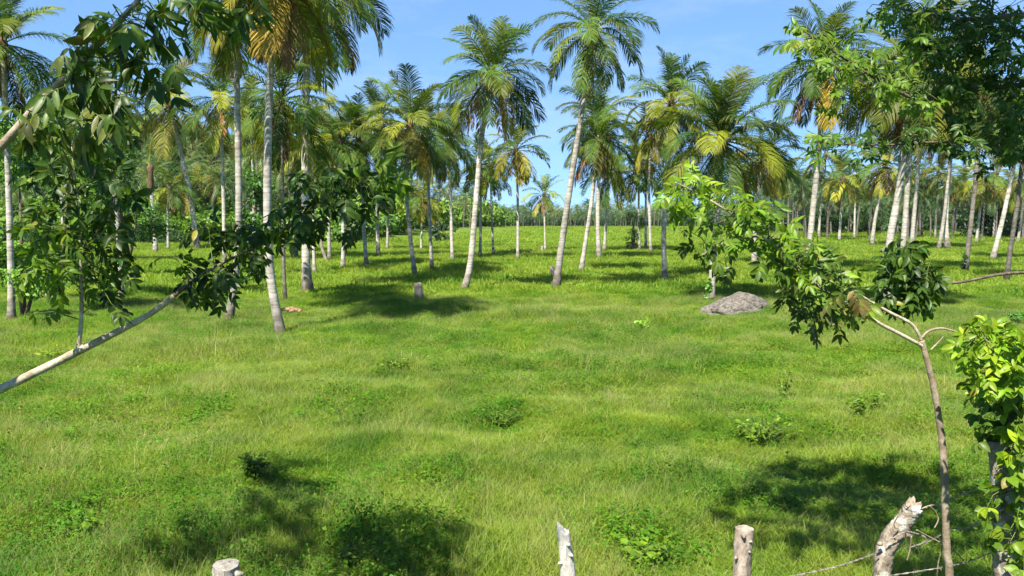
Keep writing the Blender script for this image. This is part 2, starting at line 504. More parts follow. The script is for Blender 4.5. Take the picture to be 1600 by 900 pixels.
# ------------------------------------------------------------------ palm fronds
def frond_mesh(name, e0, bend, mat, pairs=46, seed=0, lw=0.011, llen=0.27, hang=0.5, segs=14, ragged=0.0, wob=0.0):
    """unit-length frond, stalk at the origin, arching towards +X; leaflets in two rows"""
    rr = random.Random(seed)
    mb = MB()
    pts, tang = [], []
    p = Vector((0, 0, 0)); prev = 0.0
    ns = segs * 2
    side = rr.uniform(-1, 1) * wob
    for i in range(ns + 1):
        s = i / ns
        a = e0 - bend * (s ** 1.4)
        yaw = side * s * s
        t = Vector((math.cos(a) * math.cos(yaw), math.cos(a) * math.sin(yaw), math.sin(a)))
        if i: p = p + t / ns
        pts.append(p.copy()); tang.append(t)
    mb.tube(pts, [0.013 * (1 - 0.86 * i / ns) for i in range(ns + 1)], 4, True, al=[0.3 + 0.3 * i / ns for i in range(ns + 1)])
    down = Vector((0, 0, -1))
    for j in range(pairs):
        s = 0.14 + 0.86 * (j + 0.5) / pairs
        fi = s * ns; i0 = min(int(fi), ns - 1); ft = fi - i0
        base = pts[i0].lerp(pts[i0 + 1], ft)
        t = tang[i0].lerp(tang[i0 + 1], ft).normalized()
        y = Vector((0, 1, 0)); lat = (y - t * y.dot(t)).normalized()
        up = t.cross(lat)
        if up.z < 0 and abs(t.z) < 0.95: up = -up
        env = min(1, 0.42 + 2.6 * (s - 0.14)) * (1 - max(0, (s - 0.72) / 0.28) ** 1.5 * 0.72)
        for sg in (1, -1):
            if rr.random() < ragged: continue
            L = llen * env * rr.uniform(0.82, 1.12)
            fw = 0.45 + 0.75 * s + rr.uniform(-0.12, 0.12)
            d0 = (lat * sg + t * fw + up * rr.uniform(0.10, 0.34)).normalized()
            h = hang * rr.uniform(0.7, 1.3)
            d1 = (d0 + down * h * 0.55).normalized()
            d2 = (d1 + down * h * 1.1).normalized()
            p0 = base; p1 = p0 + d0 * L * 0.34; p2 = p1 + d1 * L * 0.36; p3 = p2 + d2 * L * 0.30
            w = lw * rr.uniform(0.8, 1.2)
            wd = (t - d0 * t.dot(d0)).normalized()
            wd = (wd + up * rr.uniform(-0.5, 0.5)).normalized()
            mb.add([p0 - wd * w * .5, p0 + wd * w * .5, p1 - wd * w, p1 + wd * w, p2 - wd * w * .8, p2 + wd * w * .8, p3],
                   [(0, 1, 3, 2), (2, 3, 5, 4), (4, 5, 6)], [0.1, 0.1, 0.4, 0.4, 0.75, 0.75, 1.0])
    return mb.mesh(name, mat, smooth=False)

E_CLASS = [86, 72, 60, 47, 34, 20, 6, -10, -28, -46, -62]
def frond_set(pairs, lw, segs, nvar, tagname):
    out = []
    for ci, e in enumerate(E_CLASS):
        vs = []
        for v in range(nvar):
            bend = R({86: 30, 72: 46, 60: 54, 47: 68, 34: 82, 20: 88, 6: 80, -10: 68, -28: 54, -46: 40, -62: 24}[e]) * (0.88 + 0.24 * v / max(1, nvar - 1))
            vs.append(frond_mesh('frond', R(e), bend, M['frond'], pairs, 100 + ci * 10 + v, lw, 0.31, 0.50 + 0.07 * ci, segs, 0.05, 0.3))
        out.append(vs)
    return out
FR_HI = frond_set(66, 0.0058, 12, 3, 'hi')
FR_MID = frond_set(46, 0.0078, 8, 3, 'mid')
FR_LO = frond_set(24, 0.014, 5, 2, 'lo')
DEAD_HI = [frond_mesh('dead_frond', R(e), R(b), M['dry'], 40, 300 + i, 0.009, 0.2, 1.3, 10, 0.25, 0.3) for i, (e, b) in enumerate([(-40, 48), (-58, 30), (-70, 18), (-50, 42)])]
DEAD_LO = [frond_mesh('dead_frond', R(e), R(b), M['dry'], 20, 320 + i, 0.016, 0.2, 1.3, 6, 0.2, 0.3) for i, (e, b) in enumerate([(-40, 48), (-58, 30), (-70, 18)])]

def nut_mesh():
    mb = MB()
    n, m_ = 7, 8
    vs, fs = [], []
    for i in range(n + 1):
        a = math.pi * i / n
        for k in range(m_):
            b = 2 * math.pi * k / m_
            vs.append((math.sin(a) * math.cos(b), math.sin(a) * math.sin(b), 1.25 * math.cos(a)))
    for i in range(n):
        for k in range(m_):
            fs.append((i * m_ + k, (i + 1) * m_ + k, (i + 1) * m_ + (k + 1) % m_, i * m_ + (k + 1) % m_))
    mb.add(vs, fs)
    return mb.mesh('coconut', M['nut'])
NUT = nut_mesh()

GREEN_DARK = (0.030, 0.066, 0.010)
GREEN_MID = (0.074, 0.136, 0.014)
GREEN_YEL = (0.215, 0.235, 0.016)
YELLOW = (0.330, 0.260, 0.025)
ORANGE = (0.320, 0.165, 0.022)
BROWN = (0.190, 0.125, 0.070)
def mixc(a, b, t): return tuple(a[i] * (1 - t) + b[i] * t for i in range(3))
def frond_colour(t, yel, rr):
    """t 0 young .. 1 old"""
    c = mixc(GREEN_MID, GREEN_DARK, rr.random())
    if rr.random() < 0.20 + 0.30 * yel: c = mixc(c, GREEN_YEL, rr.uniform(0.3, 0.9))
    o = max(0.0, (t - 0.64) / 0.36)
    if o > 0 and rr.random() < 0.22 + 0.6 * yel:
        c = mixc(c, YELLOW if rr.random() < 0.6 else ORANGE, o * rr.uniform(0.35, 0.95) * (0.6 + 0.6 * yel))
    elif yel > 0.5 and rr.random() < yel * 0.6:
        c = mixc(c, YELLOW, rr.uniform(0.2, 0.6))
    return (*c, 1)

def trunk_builder(pts, r_mid, sides, rings, rr, mat, root, base_flare=1.5, length=None):
    path, rad = smooth_path(pts, [1] * len(pts), 10)
    cum = [0]
    for i in range(1, len(path)): cum.append(cum[-1] + (path[i] - path[i - 1]).length)
    tot = cum[-1]
    q, rd, al = [], [], []
    for k in range(rings + 1):
        s = tot * k / rings
        i = max(0, min(len(path) - 2, next((j for j in range(len(cum) - 1) if cum[j + 1] >= s), len(cum) - 2)))
        t = (s - cum[i]) / max(1e-6, cum[i + 1] - cum[i])
        q.append(path[i].lerp(path[i + 1], min(1, t)))
        u = k / rings
        r = r_mid * (1.10 - 0.32 * u) * (1 + (base_flare - 1) * math.exp(-s / (2.4 * r_mid + 0.15)))
        r *= 1 + (0.035 if k % 2 else -0.02) + rr.uniform(-0.015, 0.015)
        rd.append(r); al.append(u)
    loc = Vector(root.location)
    mb = MB()
    mb.tube([p - loc for p in q], rd, sides, True, 0.03, rr.randint(0, 9999), al)
    return mb.build('trunk', mat, root), q

def palm(pts_px, w_px, r_px, label, nf=24, yel=0.2, dead=2, grey=False, nuts=0, droop=0.0, group='coconut palms standing in the meadow', seed=None, dd=0.0, fscale=1.0, up=1.0, flare=1.7):
    seed = seed if seed is not None else int(pts_px[0][0] * 7 + pts_px[0][1])
    rr = random.Random(seed)
    base = G(*pts_px[0]); d = base.y
    pts = [base - Vector((0, 0, 0.15))]
    for i, (x, y) in enumerate(pts_px[1:]):
        pts.append(P(x, y, d + dd * (i + 1) / len(pts_px)))
    crown = pts[-1]
    root = thing('coconut_palm', label, 'palm tree', base, group)
    r_mid = w_px * 0.365 * d / F
    near = r_px > 70
    rings = min(90, max(16, int((crown.z - base.z) / 0.14)))
    trunk_builder(pts, r_mid, 14 if near else 9, rings if near else max(10, rings // 3), rr,
                  M['palm_trunk_grey'] if grey else M['palm_trunk'], root, flare)
    if nf <= 0: return root, crown, d
    Rw = r_px * d / F
    L0 = Rw * 1.12 * fscale
    if r_px > 50: nf = int(nf * 1.18)
    fset = FR_HI if r_px > 95 else (FR_MID if r_px > 52 else FR_LO)
    dset = DEAD_HI if r_px > 52 else DEAD_LO
    off = crown - base
    az0 = rr.uniform(0, 6.28)
    for k in range(nf):
        t = (k + 0.5) / nf
        e = 88 - (88 + 44 + 20 * droop) * (t ** (1.14 - 0.30 * droop)) + rr.uniform(-9, 9)
        ci = min(range(len(E_CLASS)), key=lambda i: abs(E_CLASS[i] - e))
        me = rr.choice(fset[ci])
        o = link('frond', me, root)
        L = L0 * (0.90 + 0.12 * min(1, t * 2.2)) * rr.uniform(0.9, 1.08)
        az = az0 + k * 2.39996 + rr.uniform(-0.22, 0.22)
        o.location = off + Vector((math.cos(az), math.sin(az), 0)) * r_mid * 0.5 + Vector((0, 0, -0.10 * Rw * t))
        o.rotation_euler = (rr.uniform(-0.25, 0.25), 0, az)
        o.scale = (L, L, L)
        o.color = frond_colour(t, yel, rr)
    for k in range(dead):
        o = link('dead_frond', rr.choice(dset), root)
        az = rr.uniform(0, 6.28)
        L = L0 * rr.uniform(0.65, 0.95)
        o.location = off + Vector((math.cos(az), math.sin(az), 0)) * r_mid * 0.8 - Vector((0, 0, 0.16 * Rw))
        o.rotation_euler = (0, 0, az); o.scale = (L, L, L)
        o.color = (*mixc(BROWN, ORANGE, rr.uniform(0, 0.45)), 1)
    # fibre sheath under the crown
    mb = MB()
    ax = (pts[-1] - pts[-2]).normalized()
    c0 = off - ax * Rw * 0.30; c1 = off + ax * Rw * 0.05
    mb.tube([c0, c0.lerp(c1, .35), c0.lerp(c1, .75), c1], [r_mid * 0.95, r_mid * 1.45, r_mid * 1.8, r_mid * 0.9], 9, True, 0.18, seed)
    mb.build('fibre_sheath', M['fibre'], root)
    for k in range(nuts):
        o = link('coconut', NUT, root)
        az = rr.uniform(0, 6.28); s = r_mid * rr.uniform(0.42, 0.55)
        o.location = off + Vector((math.cos(az) * r_mid * 1.7, math.sin(az) * r_mid * 1.7, -Rw * rr.uniform(0.06, 0.16)))
        o.scale = (s, s, s)
    return root, crown, d

PALMS = [
 # nearest palms on the left
 ([(440, 518), (424, 440), (418, 350), (419, 200), (424, 80), (432, -62)], 17, 150, 'tall palm with curved foot, its trunk leaning left in front of the husk pile', dict(nf=24, yel=.35, dead=9, droop=.3, nuts=4)),
 ([(357, 499), (371, 400), (373, 300), (370, 110), (371, -12)], 14, 112, 'slim white trunked palm with orange lower fronds, left of the curved palm', dict(nf=20, yel=.5, dead=4, droop=.45)),
 ([(481, 457), (478, 400), (477, 200), (481, 60), (486, -30)], 16, 128, 'thick palm with swollen white foot and long brown skirt of dead fronds', dict(nf=22, yel=.15, dead=16, droop=.3, flare=2.0)),
 ([(446, 472), (443, 400), (441, 250), (440, 150)], 7, 95, 'thin dark trunked palm close behind the curved palm', dict(nf=20, yel=.3, dead=2, grey=True, droop=.4)),
 # the middle
 ([(724, 454), (735, 410), (745, 300), (752, 220), (768, 112)], 12, 90, 'tall leaning palm with round full crown against the sky, dark skirt below', dict(nf=27, yel=.2, dead=7, nuts=5, droop=.25)),
 ([(868, 453), (885, 330), (905, 200), (927, 42)], 13, 92, 'tallest leaning palm with bare pale trunk and crown touching the picture top', dict(nf=22, yel=.1, dead=3, droop=.5)),
 ([(907, 424), (925, 310), (935, 215)], 9, 66, 'palm leaning right from a dark foot, joining the middle cluster', dict(nf=22, yel=.2, dead=3, droop=.5)),
 ([(936, 405), (934, 330), (939, 180)], 9, 66, 'upright palm with the highest crown of the middle cluster', dict(nf=26, yel=.1, dead=5, droop=.55)),
 ([(944, 392), (948, 330), (951, 268)], 6, 48, 'short palm tucked behind the middle cluster', dict(nf=18, yel=.3, dead=3, droop=.5)),
 ([(999, 391), (998, 320), (999, 262)], 5, 50, 'palm with pale drooping crown above the small leafy tree', dict(nf=18, yel=.45, dead=3, droop=.4)),
 ([(1009, 390), (1009, 320), (1011, 250)], 5, 42, 'slim palm between the leafy tree and the white trunk beside it', dict(nf=16, yel=.35, dead=2, droop=.4)),
 ([(1017, 395), (1014, 300), (1016, 212)], 6, 50, 'white slender trunked palm with orange fronds right of the leafy tree', dict(nf=20, yel=.85, dead=5, droop=.5)),
 ([(1040, 437), (1037, 370), (1043, 280), (1050, 160)], 10, 80, 'palm with dark foot and tall upright crown, behind the bright sapling leaves', dict(nf=25, yel=.25, dead=4, droop=.35)),
 ([(1110, 472), (1115, 400), (1124, 300), (1130, 212)], 13, 108, 'broad bright green palm with vine climbing its foot beside the rock', dict(nf=29, yel=.3, dead=3, droop=.3)),
 ([(1178, 413), (1180, 350), (1192, 240)], 9, 66, 'palm with pale trunk just right of the broad bright palm', dict(nf=21, yel=.4, dead=2, droop=.4)),
 # left middle
 ([(649, 432), (641, 370), (635, 290), (641, 192)], 9, 82, 'wide crowned palm behind the grey stump, trunk curving left', dict(nf=27, yel=.25, dead=4, droop=.3)),
 ([(573, 416), (568, 350), (566, 280), (561, 212)], 8, 66, 'palm with dark flared foot left of the wide crowned palm', dict(nf=23, yel=.25, dead=3, droop=.35)),
 ([(536, 419), (536, 340), (533, 218)], 8, 64, 'straight palm with dark foot behind the hanging dark branch', dict(nf=22, yel=.5, dead=3, droop=.4)),
 ([(605, 390), (606, 340), (605, 285)], 5, 40, 'small far palm between two straight trunks', dict(nf=17, yel=.3, dead=2, droop=.3)),
 ([(675, 422), (671, 340), (667, 212)], 7, 64, 'palm with dark foot just right of the wide crowned palm', dict(nf=22, yel=.35, dead=3, droop=.5)),
 ([(707, 407), (704, 320), (700, 222)], 7, 60, 'straight slender palm left of the tall leaning palm', dict(nf=21, yel=.45, dead=5, droop=.55)),
 ([(658, 391), (659, 350), (660, 308)], 4, 38, 'little yellow crowned palm in front of the dark bushes', dict(nf=17, yel=.85, dead=2, droop=.4)),
 ([(750, 402), (751, 330), (750, 255)], 6, 48, 'slim palm half hidden behind the tall leaning trunk', dict(nf=18, yel=.3, dead=2, droop=.4)),
 ([(771, 398), (768, 330), (766, 258)], 5, 48, 'slim palm right of the tall leaning trunk, crown below its skirt', dict(nf=18, yel=.6, dead=3, droop=.5)),
 ([(809, 405), (809, 320), (806, 232)], 6, 52, 'lone straight palm with yellow orange lower fronds against the sky', dict(nf=20, yel=.7, dead=4, droop=.4)),
 ([(852, 392), (851, 350), (850, 303)], 4, 34, 'smallest lone palm in mid field before the distant grove', dict(nf=18, yel=.45, dead=2, droop=.2)),
 # far left
 ([(308, 389), (298, 310), (285, 250), (264, 160)], 10, 74, 'palm leaning left with yellow drooping crown before the wooded hill', dict(nf=21, yel=.8, dead=3, droop=.55)),
 ([(263, 390), (262, 330), (266, 292)], 5, 42, 'small palm right of the dead headless trunk', dict(nf=17, yel=.5, dead=3, droop=.6)),
 ([(294, 378), (287, 330), (284, 300)], 4, 36, 'small palm behind the leaning yellow palm', dict(nf=16, yel=.5, dead=2, droop=.5)),
 ([(317, 374), (315, 330), (312, 288)], 4, 38, 'small yellow palm at the foot of the wooded hill', dict(nf=16, yel=.7, dead=2, droop=.5)),
 ([(328, 374), (328, 340), (330, 302)], 4, 34, 'small yellow palm nearest the white trunk at the hill foot', dict(nf=16, yel=.85, dead=2, droop=.6)),
 ([(18, 504), (17, 420), (13, 280), (4, 62)], 13, 105, 'palm at the far left edge with ivy on its trunk', dict(nf=22, yel=.3, dead=4, droop=.4)),
 ([(190, 472), (186, 380), (175, 260), (165, 130)], 10, 84, 'palm hidden behind the left sapling leaves, only trunk foot showing', dict(nf=20, yel=.3, dead=6, droop=.5)),
 ([(492, 428), (490, 380), (488, 225)], 7, 62, 'thin white palm right behind the swollen foot', dict(nf=20, yel=.5, dead=2, droop=.4)),
 ([(351, 412), (349, 300), (343, 150)], 8, 74, 'palm with yellow fronds behind the slim white trunk', dict(nf=20, yel=.4, dead=3, droop=.5)),
 ([(463, 404), (460, 300), (453, 205)], 7, 64, 'yellow green palm behind the thick skirted palm', dict(nf=20, yel=.55, dead=3, droop=.4)),
 ([(515, 406), (512, 300), (508, 212)], 7, 64, 'yellow palm right of the thick skirted palm', dict(nf=20, yel=.7, dead=3, droop=.4)),
 ([(591, 402), (589, 300), (592, 182)], 7, 60, 'tall palm with upright dark crown behind the wide crowned palm', dict(nf=20, yel=.1, dead=1, droop=.1)),
 ([(397, 398), (396, 300), (392, 180)], 6, 60, 'palm with orange fronds between the slim white trunk and curved palm', dict(nf=18, yel=.5, dead=3, droop=.6)),
 ([(100, 412), (98, 330), (96, 190)], 7, 66, 'palm behind the left sapling and its leafy shrub', dict(nf=18, yel=.4, dead=3, droop=.5)),
 # right
 ([(1262, 426), (1268, 350), (1280, 230), (1289, 92)], 12, 95, 'tall palm with drooping crown behind the bright leafy spray, long bare trunk', dict(nf=26, yel=.2, dead=5, droop=.5)),
 ([(1279, 372), (1283, 310), (1290, 240)], 5, 42, 'far palm just right of the long bare trunk', dict(nf=18, yel=.2, dead=2, droop=.3)),
 ([(1383, 487), (1390, 380), (1407, 280), (1425, 100)], 15, 118, 'grey shaded palm whose white foot shows below the dark leaf ball', dict(nf=27, yel=.5, dead=8, droop=.5)),
 ([(1406, 434), (1413, 360), (1421, 250), (1433, 120)], 11, 90, 'white ringed palm trunk rising behind the dark leaf ball', dict(nf=24, yel=.5, dead=4, droop=.5)),
 ([(1424, 390), (1428, 340), (1434, 270), (1441, 185)], 8, 64, 'pale palm close right of the white ringed trunk', dict(nf=21, yel=.4, dead=4, droop=.5)),
 ([(1362, 384), (1367, 345), (1378, 290), (1384, 252)], 7, 48, 'curved white palm with orange crown left of the grey shaded palm', dict(nf=19, yel=.85, dead=4, droop=.45)),
 ([(1429, 368), (1436, 320), (1443, 275)], 5, 38, 'far palm seen between two pale trunks', dict(nf=17, yel=.5, dead=2, droop=.5)),
 ([(1466, 390), (1475, 340), (1484, 250), (1489, 185)], 7, 58, 'slanting grey palm of the crossing pair', dict(nf=20, yel=.5, dead=3, droop=.5)),
 ([(1481, 389), (1478, 340), (1484, 260), (1493, 150)], 9, 64, 'white upright palm of the crossing pair', dict(nf=20, yel=.3, dead=3, droop=.5)),
 ([(1508, 424), (1518, 340), (1527, 250), (1532, 140)], 9, 78, 'dark trunked palm with ivy bunched on its foot', dict(nf=21, yel=.4, dead=3, grey=True, droop=.5)),
 ([(1550, 407), (1566, 345), (1583, 265), (1596, 180)], 9, 64, 'long slanting pale palm with dark foot at the right', dict(nf=20, yel=.6, dead=3, droop=.5)),
 ([(1572, 439), (1581, 375), (1592, 300), (1604, 180)], 9, 72, 'grey slanting palm nearest the right edge', dict(nf=20, yel=.4, dead=3, grey=True, droop=.5)),
 ([(1507, 370), (1507, 320), (1508, 280)], 5, 40, 'far orange crowned palm before the dark hedge', dict(nf=17, yel=.95, dead=3, droop=.45)),
 ([(1525, 380), (1531, 330), (1536, 280)], 5, 40, 'far palm right of the ivy footed palm', dict(nf=17, yel=.6, dead=2, droop=.45)),
 ([(1590, 380), (1597, 330), (1602, 280)], 5, 42, 'far palm cut by the right edge of the dark hedge', dict(nf=17, yel=.7, dead=2, droop=.45)),
 ([(1311, 376), (1315, 320), (1318, 278)], 5, 42, 'far palm with broad pale yellow crown right of the long bare trunk', dict(nf=18, yel=.55, dead=3, droop=.4)),
 ([(1335, 373), (1336, 320), (1340, 272)], 4, 34, 'dark far palm between yellow crowned far palms', dict(nf=16, yel=.3, dead=2, droop=.4)),
 ([(1208, 352), (1212, 300), (1216, 262)], 4, 40, 'far yellow palm left of the long bare trunk', dict(nf=17, yel=.75, dead=3, droop=.5)),
 ([(1233, 358), (1231, 310), (1227, 272)], 4, 36, 'far orange palm beside the long bare trunk', dict(nf=16, yel=.8, dead=3, droop=.5)),
 ([(1254, 358), (1256, 320), (1259, 292)], 3.5, 30, 'small far palm tight against the long bare trunk', dict(nf=15, yel=.7, dead=2, droop=.5)),
 ([(1461, 372), (1463, 320), (1466, 268)], 4, 38, 'far orange palm behind the crossing pair', dict(nf=16, yel=.8, dead=2, droop=.5)),
 ([(1552, 372), (1555, 320), (1558, 270)], 4, 38, 'far yellow palm behind the long slanting pale palm', dict(nf=16, yel=.8, dead=2, droop=.5)),
]
for pts, w, r, lab, kw in PALMS:
    palm(pts, w, r, lab, **kw)

# ------------------------------------------------------------------ background groves (joined masses)
def inst_stuff(name, sources, pts, rots, scls, idx, matkind='stuff'):
    """one object: copies of the source meshes on the points of a mesh, through geometry nodes"""
    me = bpy.data.meshes.new(name)
    n = len(pts)
    me.vertices.add(n)
    me.vertices.foreach_set('co', np.asarray(pts, dtype=np.float32).ravel())
    for k, v in (('rot', rots), ('scl', scls)):
        a = me.attributes.new(k, 'FLOAT_VECTOR', 'POINT')
        a.data.foreach_set('vector', np.asarray(v, dtype=np.float32).ravel())
    a = me.attributes.new('idx', 'INT', 'POINT')
    a.data.foreach_set('value', np.asarray(idx, dtype=np.int32))
    o = link(name, me)
    tag(o, kind='stuff')
    ng = bpy.data.node_groups.new(name, 'GeometryNodeTree')
    ng.interface.new_socket('Geometry', in_out='INPUT', socket_type='NodeSocketGeometry')
    ng.interface.new_socket('Geometry', in_out='OUTPUT', socket_type='NodeSocketGeometry')
    nd, lk = ng.nodes, ng.links
    gi = nd.new('NodeGroupInput'); go = nd.new('NodeGroupOutput')
    iop = nd.new('GeometryNodeInstanceOnPoints')
    lk.new(gi.outputs[0], iop.inputs['Points'])
    ji = nd.new('GeometryNodeJoinGeometry')
    for s in reversed(sources):
        ob = bpy.data.objects.new(name + '_piece', s)
        oi = nd.new('GeometryNodeObjectInfo')
        oi.inputs['Object'].default_value = ob
        oi.inputs['As Instance'].default_value = True
        lk.new(oi.outputs['Geometry'], ji.inputs[0])
    lk.new(ji.outputs[0], iop.inputs['Instance'])
    iop.inputs['Pick Instance'].default_value = True
    def attr(nm, t):
        a_ = nd.new('GeometryNodeInputNamedAttribute'); a_.data_type = t
        a_.inputs['Name'].default_value = nm
        return a_.outputs['Attribute']
    lk.new(attr('idx', 'INT'), iop.inputs['Instance Index'])
    e2r = nd.new('FunctionNodeEulerToRotation')
    lk.new(attr('rot', 'FLOAT_VECTOR'), e2r.inputs[0])
    lk.new(e2r.outputs[0], iop.inputs['Rotation'])
    lk.new(attr('scl', 'FLOAT_VECTOR'), iop.inputs['Scale'])
    lk.new(iop.outputs[0], go.inputs[0])
    md = o.modifiers.new('scatter', 'NODES')
    md.node_group = ng
    return o

def far_mat(name, base, trans=0.25):
    """foliage whose colour varies from copy to copy"""
    m, n, l = new_mat(name)
    oi = n.new('ShaderNodeObjectInfo'); ge = n.new('ShaderNodeNewGeometry')
    rp = ramp(n, base)
    ad = N(n, 'ShaderNodeMath', operation='MULTIPLY_ADD', inp={1: 0.45}); l.new(ge.outputs['Random Per Island'], ad.inputs[0])
    mu = N(n, 'ShaderNodeMath', operation='MULTIPLY', inp={1: 0.55}); l.new(oi.outputs['Random'], mu.inputs[0])
    l.new(mu.outputs[0], ad.inputs[2])
    l.new(ad.outputs[0], rp.inputs['Fac'])
    pr = N(n, 'ShaderNodeBsdfPrincipled', inp={'Roughness': 0.5, 'Specular IOR Level': 0.35}); l.new(rp.outputs['Color'], pr.inputs['Base Color'])
    tb = n.new('ShaderNodeBsdfTranslucent')
    tm = N(n, 'ShaderNodeMixRGB', blend_type='MULTIPLY', inp={'Fac': 1.0, 'Color2': (1.4, 1.4, 0.55, 1)}); l.new(rp.outputs['Color'], tm.inputs['Color1'])
    l.new(tm.outputs[0], tb.inputs['Color'])
    mix = N(n, 'ShaderNodeMixShader', inp={0: trans}); l.new(pr.outputs[0], mix.inputs[1]); l.new(tb.outputs[0], mix.inputs[2])
    out = n.new('ShaderNodeOutputMaterial'); l.new(mix.outputs[0], out.inputs['Surface'])
    return m
M['far_palm'] = far_mat('far palm fronds', [(0.1, (0.03, 0.075, 0.025)), (0.5, (0.055, 0.105, 0.025)), (0.75, (0.12, 0.15, 0.03)), (0.95, (0.25, 0.19, 0.04))])
M['forest'] = far_mat('woodland leaves', [(0.1, (0.05, 0.12, 0.018)), (0.5, (0.11, 0.22, 0.024)), (0.9, (0.20, 0.30, 0.035))], 0.35)
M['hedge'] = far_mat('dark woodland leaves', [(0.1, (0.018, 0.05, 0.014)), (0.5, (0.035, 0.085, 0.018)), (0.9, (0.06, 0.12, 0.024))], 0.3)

def far_palm_mesh(seed, H=9.5, mats=None):
    rr = random.Random(seed)
    V, Fc, mi = [], [], []
    lean = rr.uniform(-1.0, 1.0)
    mb = MB()
    mb.tube([(0, 0, -.3), (lean * .3, 0, H * .4), (lean, 0, H)], [0.22, 0.15, 0.12], 6)
    nt = len(mb.f)
    for k in range(20):
        t = (k + .5) / 20
        e = R(84 - 122 * t + rr.uniform(-8, 8)); bend = R(75); az = k * 2.4 + rr.uniform(-.2, .2)
        L = 3.9 * rr.uniform(.85, 1.1)
        p = Vector((lean, 0, H)); prev = None
        ca, sa = math.cos(az), math.sin(az)
        latv = Vector((-sa, ca, 0))
        n = 11
        for i in range(n):
            s = (i + .5) / n
            a = e - bend * s ** 1.3
            tg = Vector((math.cos(a) * ca, math.cos(a) * sa, math.sin(a)))
            p = p + tg * L / n
            if i < 1: continue
            ll = 1.0 * (min(1, .4 + 2 * s)) * (1 - .6 * max(0, s - .7) / .3)
            for sg in (1, -1):
                dv = (latv * sg + tg * .8 + Vector((0, 0, -0.45 - .3 * t))).normalized()
                w = tg * 0.11
                mb.add([p - w, p + w, p + dv * ll], [(0, 1, 2)])
    me = mb.mesh('far_palm', None, False)
    me.materials.append(M['palm_trunk_grey']); me.materials.append(M['far_palm'])
    mi = np.ones(len(me.polygons), dtype=np.int32); mi[:nt] = 0
    me.polygons.foreach_set('material_index', mi)
    return me
FARP = [far_palm_mesh(s, h) for s, h in ((1, 8.5), (2, 9.5), (3, 10.5), (4, 7.5), (5, 4.5))]

def leaf_cloud(centres, radii, n, size, seed, aspect=0.55, shell=0.55):
    """n small leaf quads spread through a set of blobs -> (verts, quads)"""
    g = np.random.default_rng(seed)
    centres = np.asarray(centres, float); radii = np.asarray(radii, float)
    vol = np.prod(radii, axis=1) ** 0.7
    ci = g.choice(len(centres), n, p=vol / vol.sum())
    dirs = g.normal(size=(n, 3)); dirs /= np.linalg.norm(dirs, axis=1)[:, None]
    rad = (shell + (1 - shell) * g.random(n)) * (0.75 + 0.45 * g.random(n))
    pos = centres[ci] + dirs * radii[ci] * rad[:, None]
    nor = dirs * 0.6 + g.normal(size=(n, 3)) * 0.55 + np.array([-.1, -.15, .55])
    nor /= np.linalg.norm(nor, axis=1)[:, None]
    a = g.normal(size=(n, 3)); a[:, 2] -= 0.4
    a -= nor * np.sum(a * nor, 1)[:, None]; a /= np.linalg.norm(a, axis=1)[:, None]
    b = np.cross(nor, a)
    s = size * (0.6 + 0.8 * g.random(n))[:, None]
    v = np.stack([pos - a * s * .5, pos + b * s * aspect * .5 + nor * s * .08, pos + a * s * .5 - nor * s * .08, pos - b * s * aspect * .5 + nor * s * .08], 1).reshape(-1, 3)
    f = np.arange(4 * n).reshape(n, 4)
    return v, f

def crown_mesh(name, seed, n, size, mat, R0=2.6, squash=0.8, k=9):
    g = np.random.default_rng(seed)
    c = g.normal(size=(k, 3)) * np.array([R0 * .55, R0 * .55, R0 * .42]) + np.array([0, 0, R0 * .9])
    r = (0.35 + .3 * g.random((k, 1))) * R0 * np.array([[1, 1, squash]])
    v, f = leaf_cloud(c, r, n, size, seed)
    return mesh_np(name, v, f, mat, smooth=False)
CR_FOREST = [crown_mesh('woodland_crown', s, 1100, 0.62, M['forest']) for s in range(4)]
CR_HEDGE = [crown_mesh('hedge_crown', 20 + s, 900, 0.5, M['hedge']) for s in range(3)]

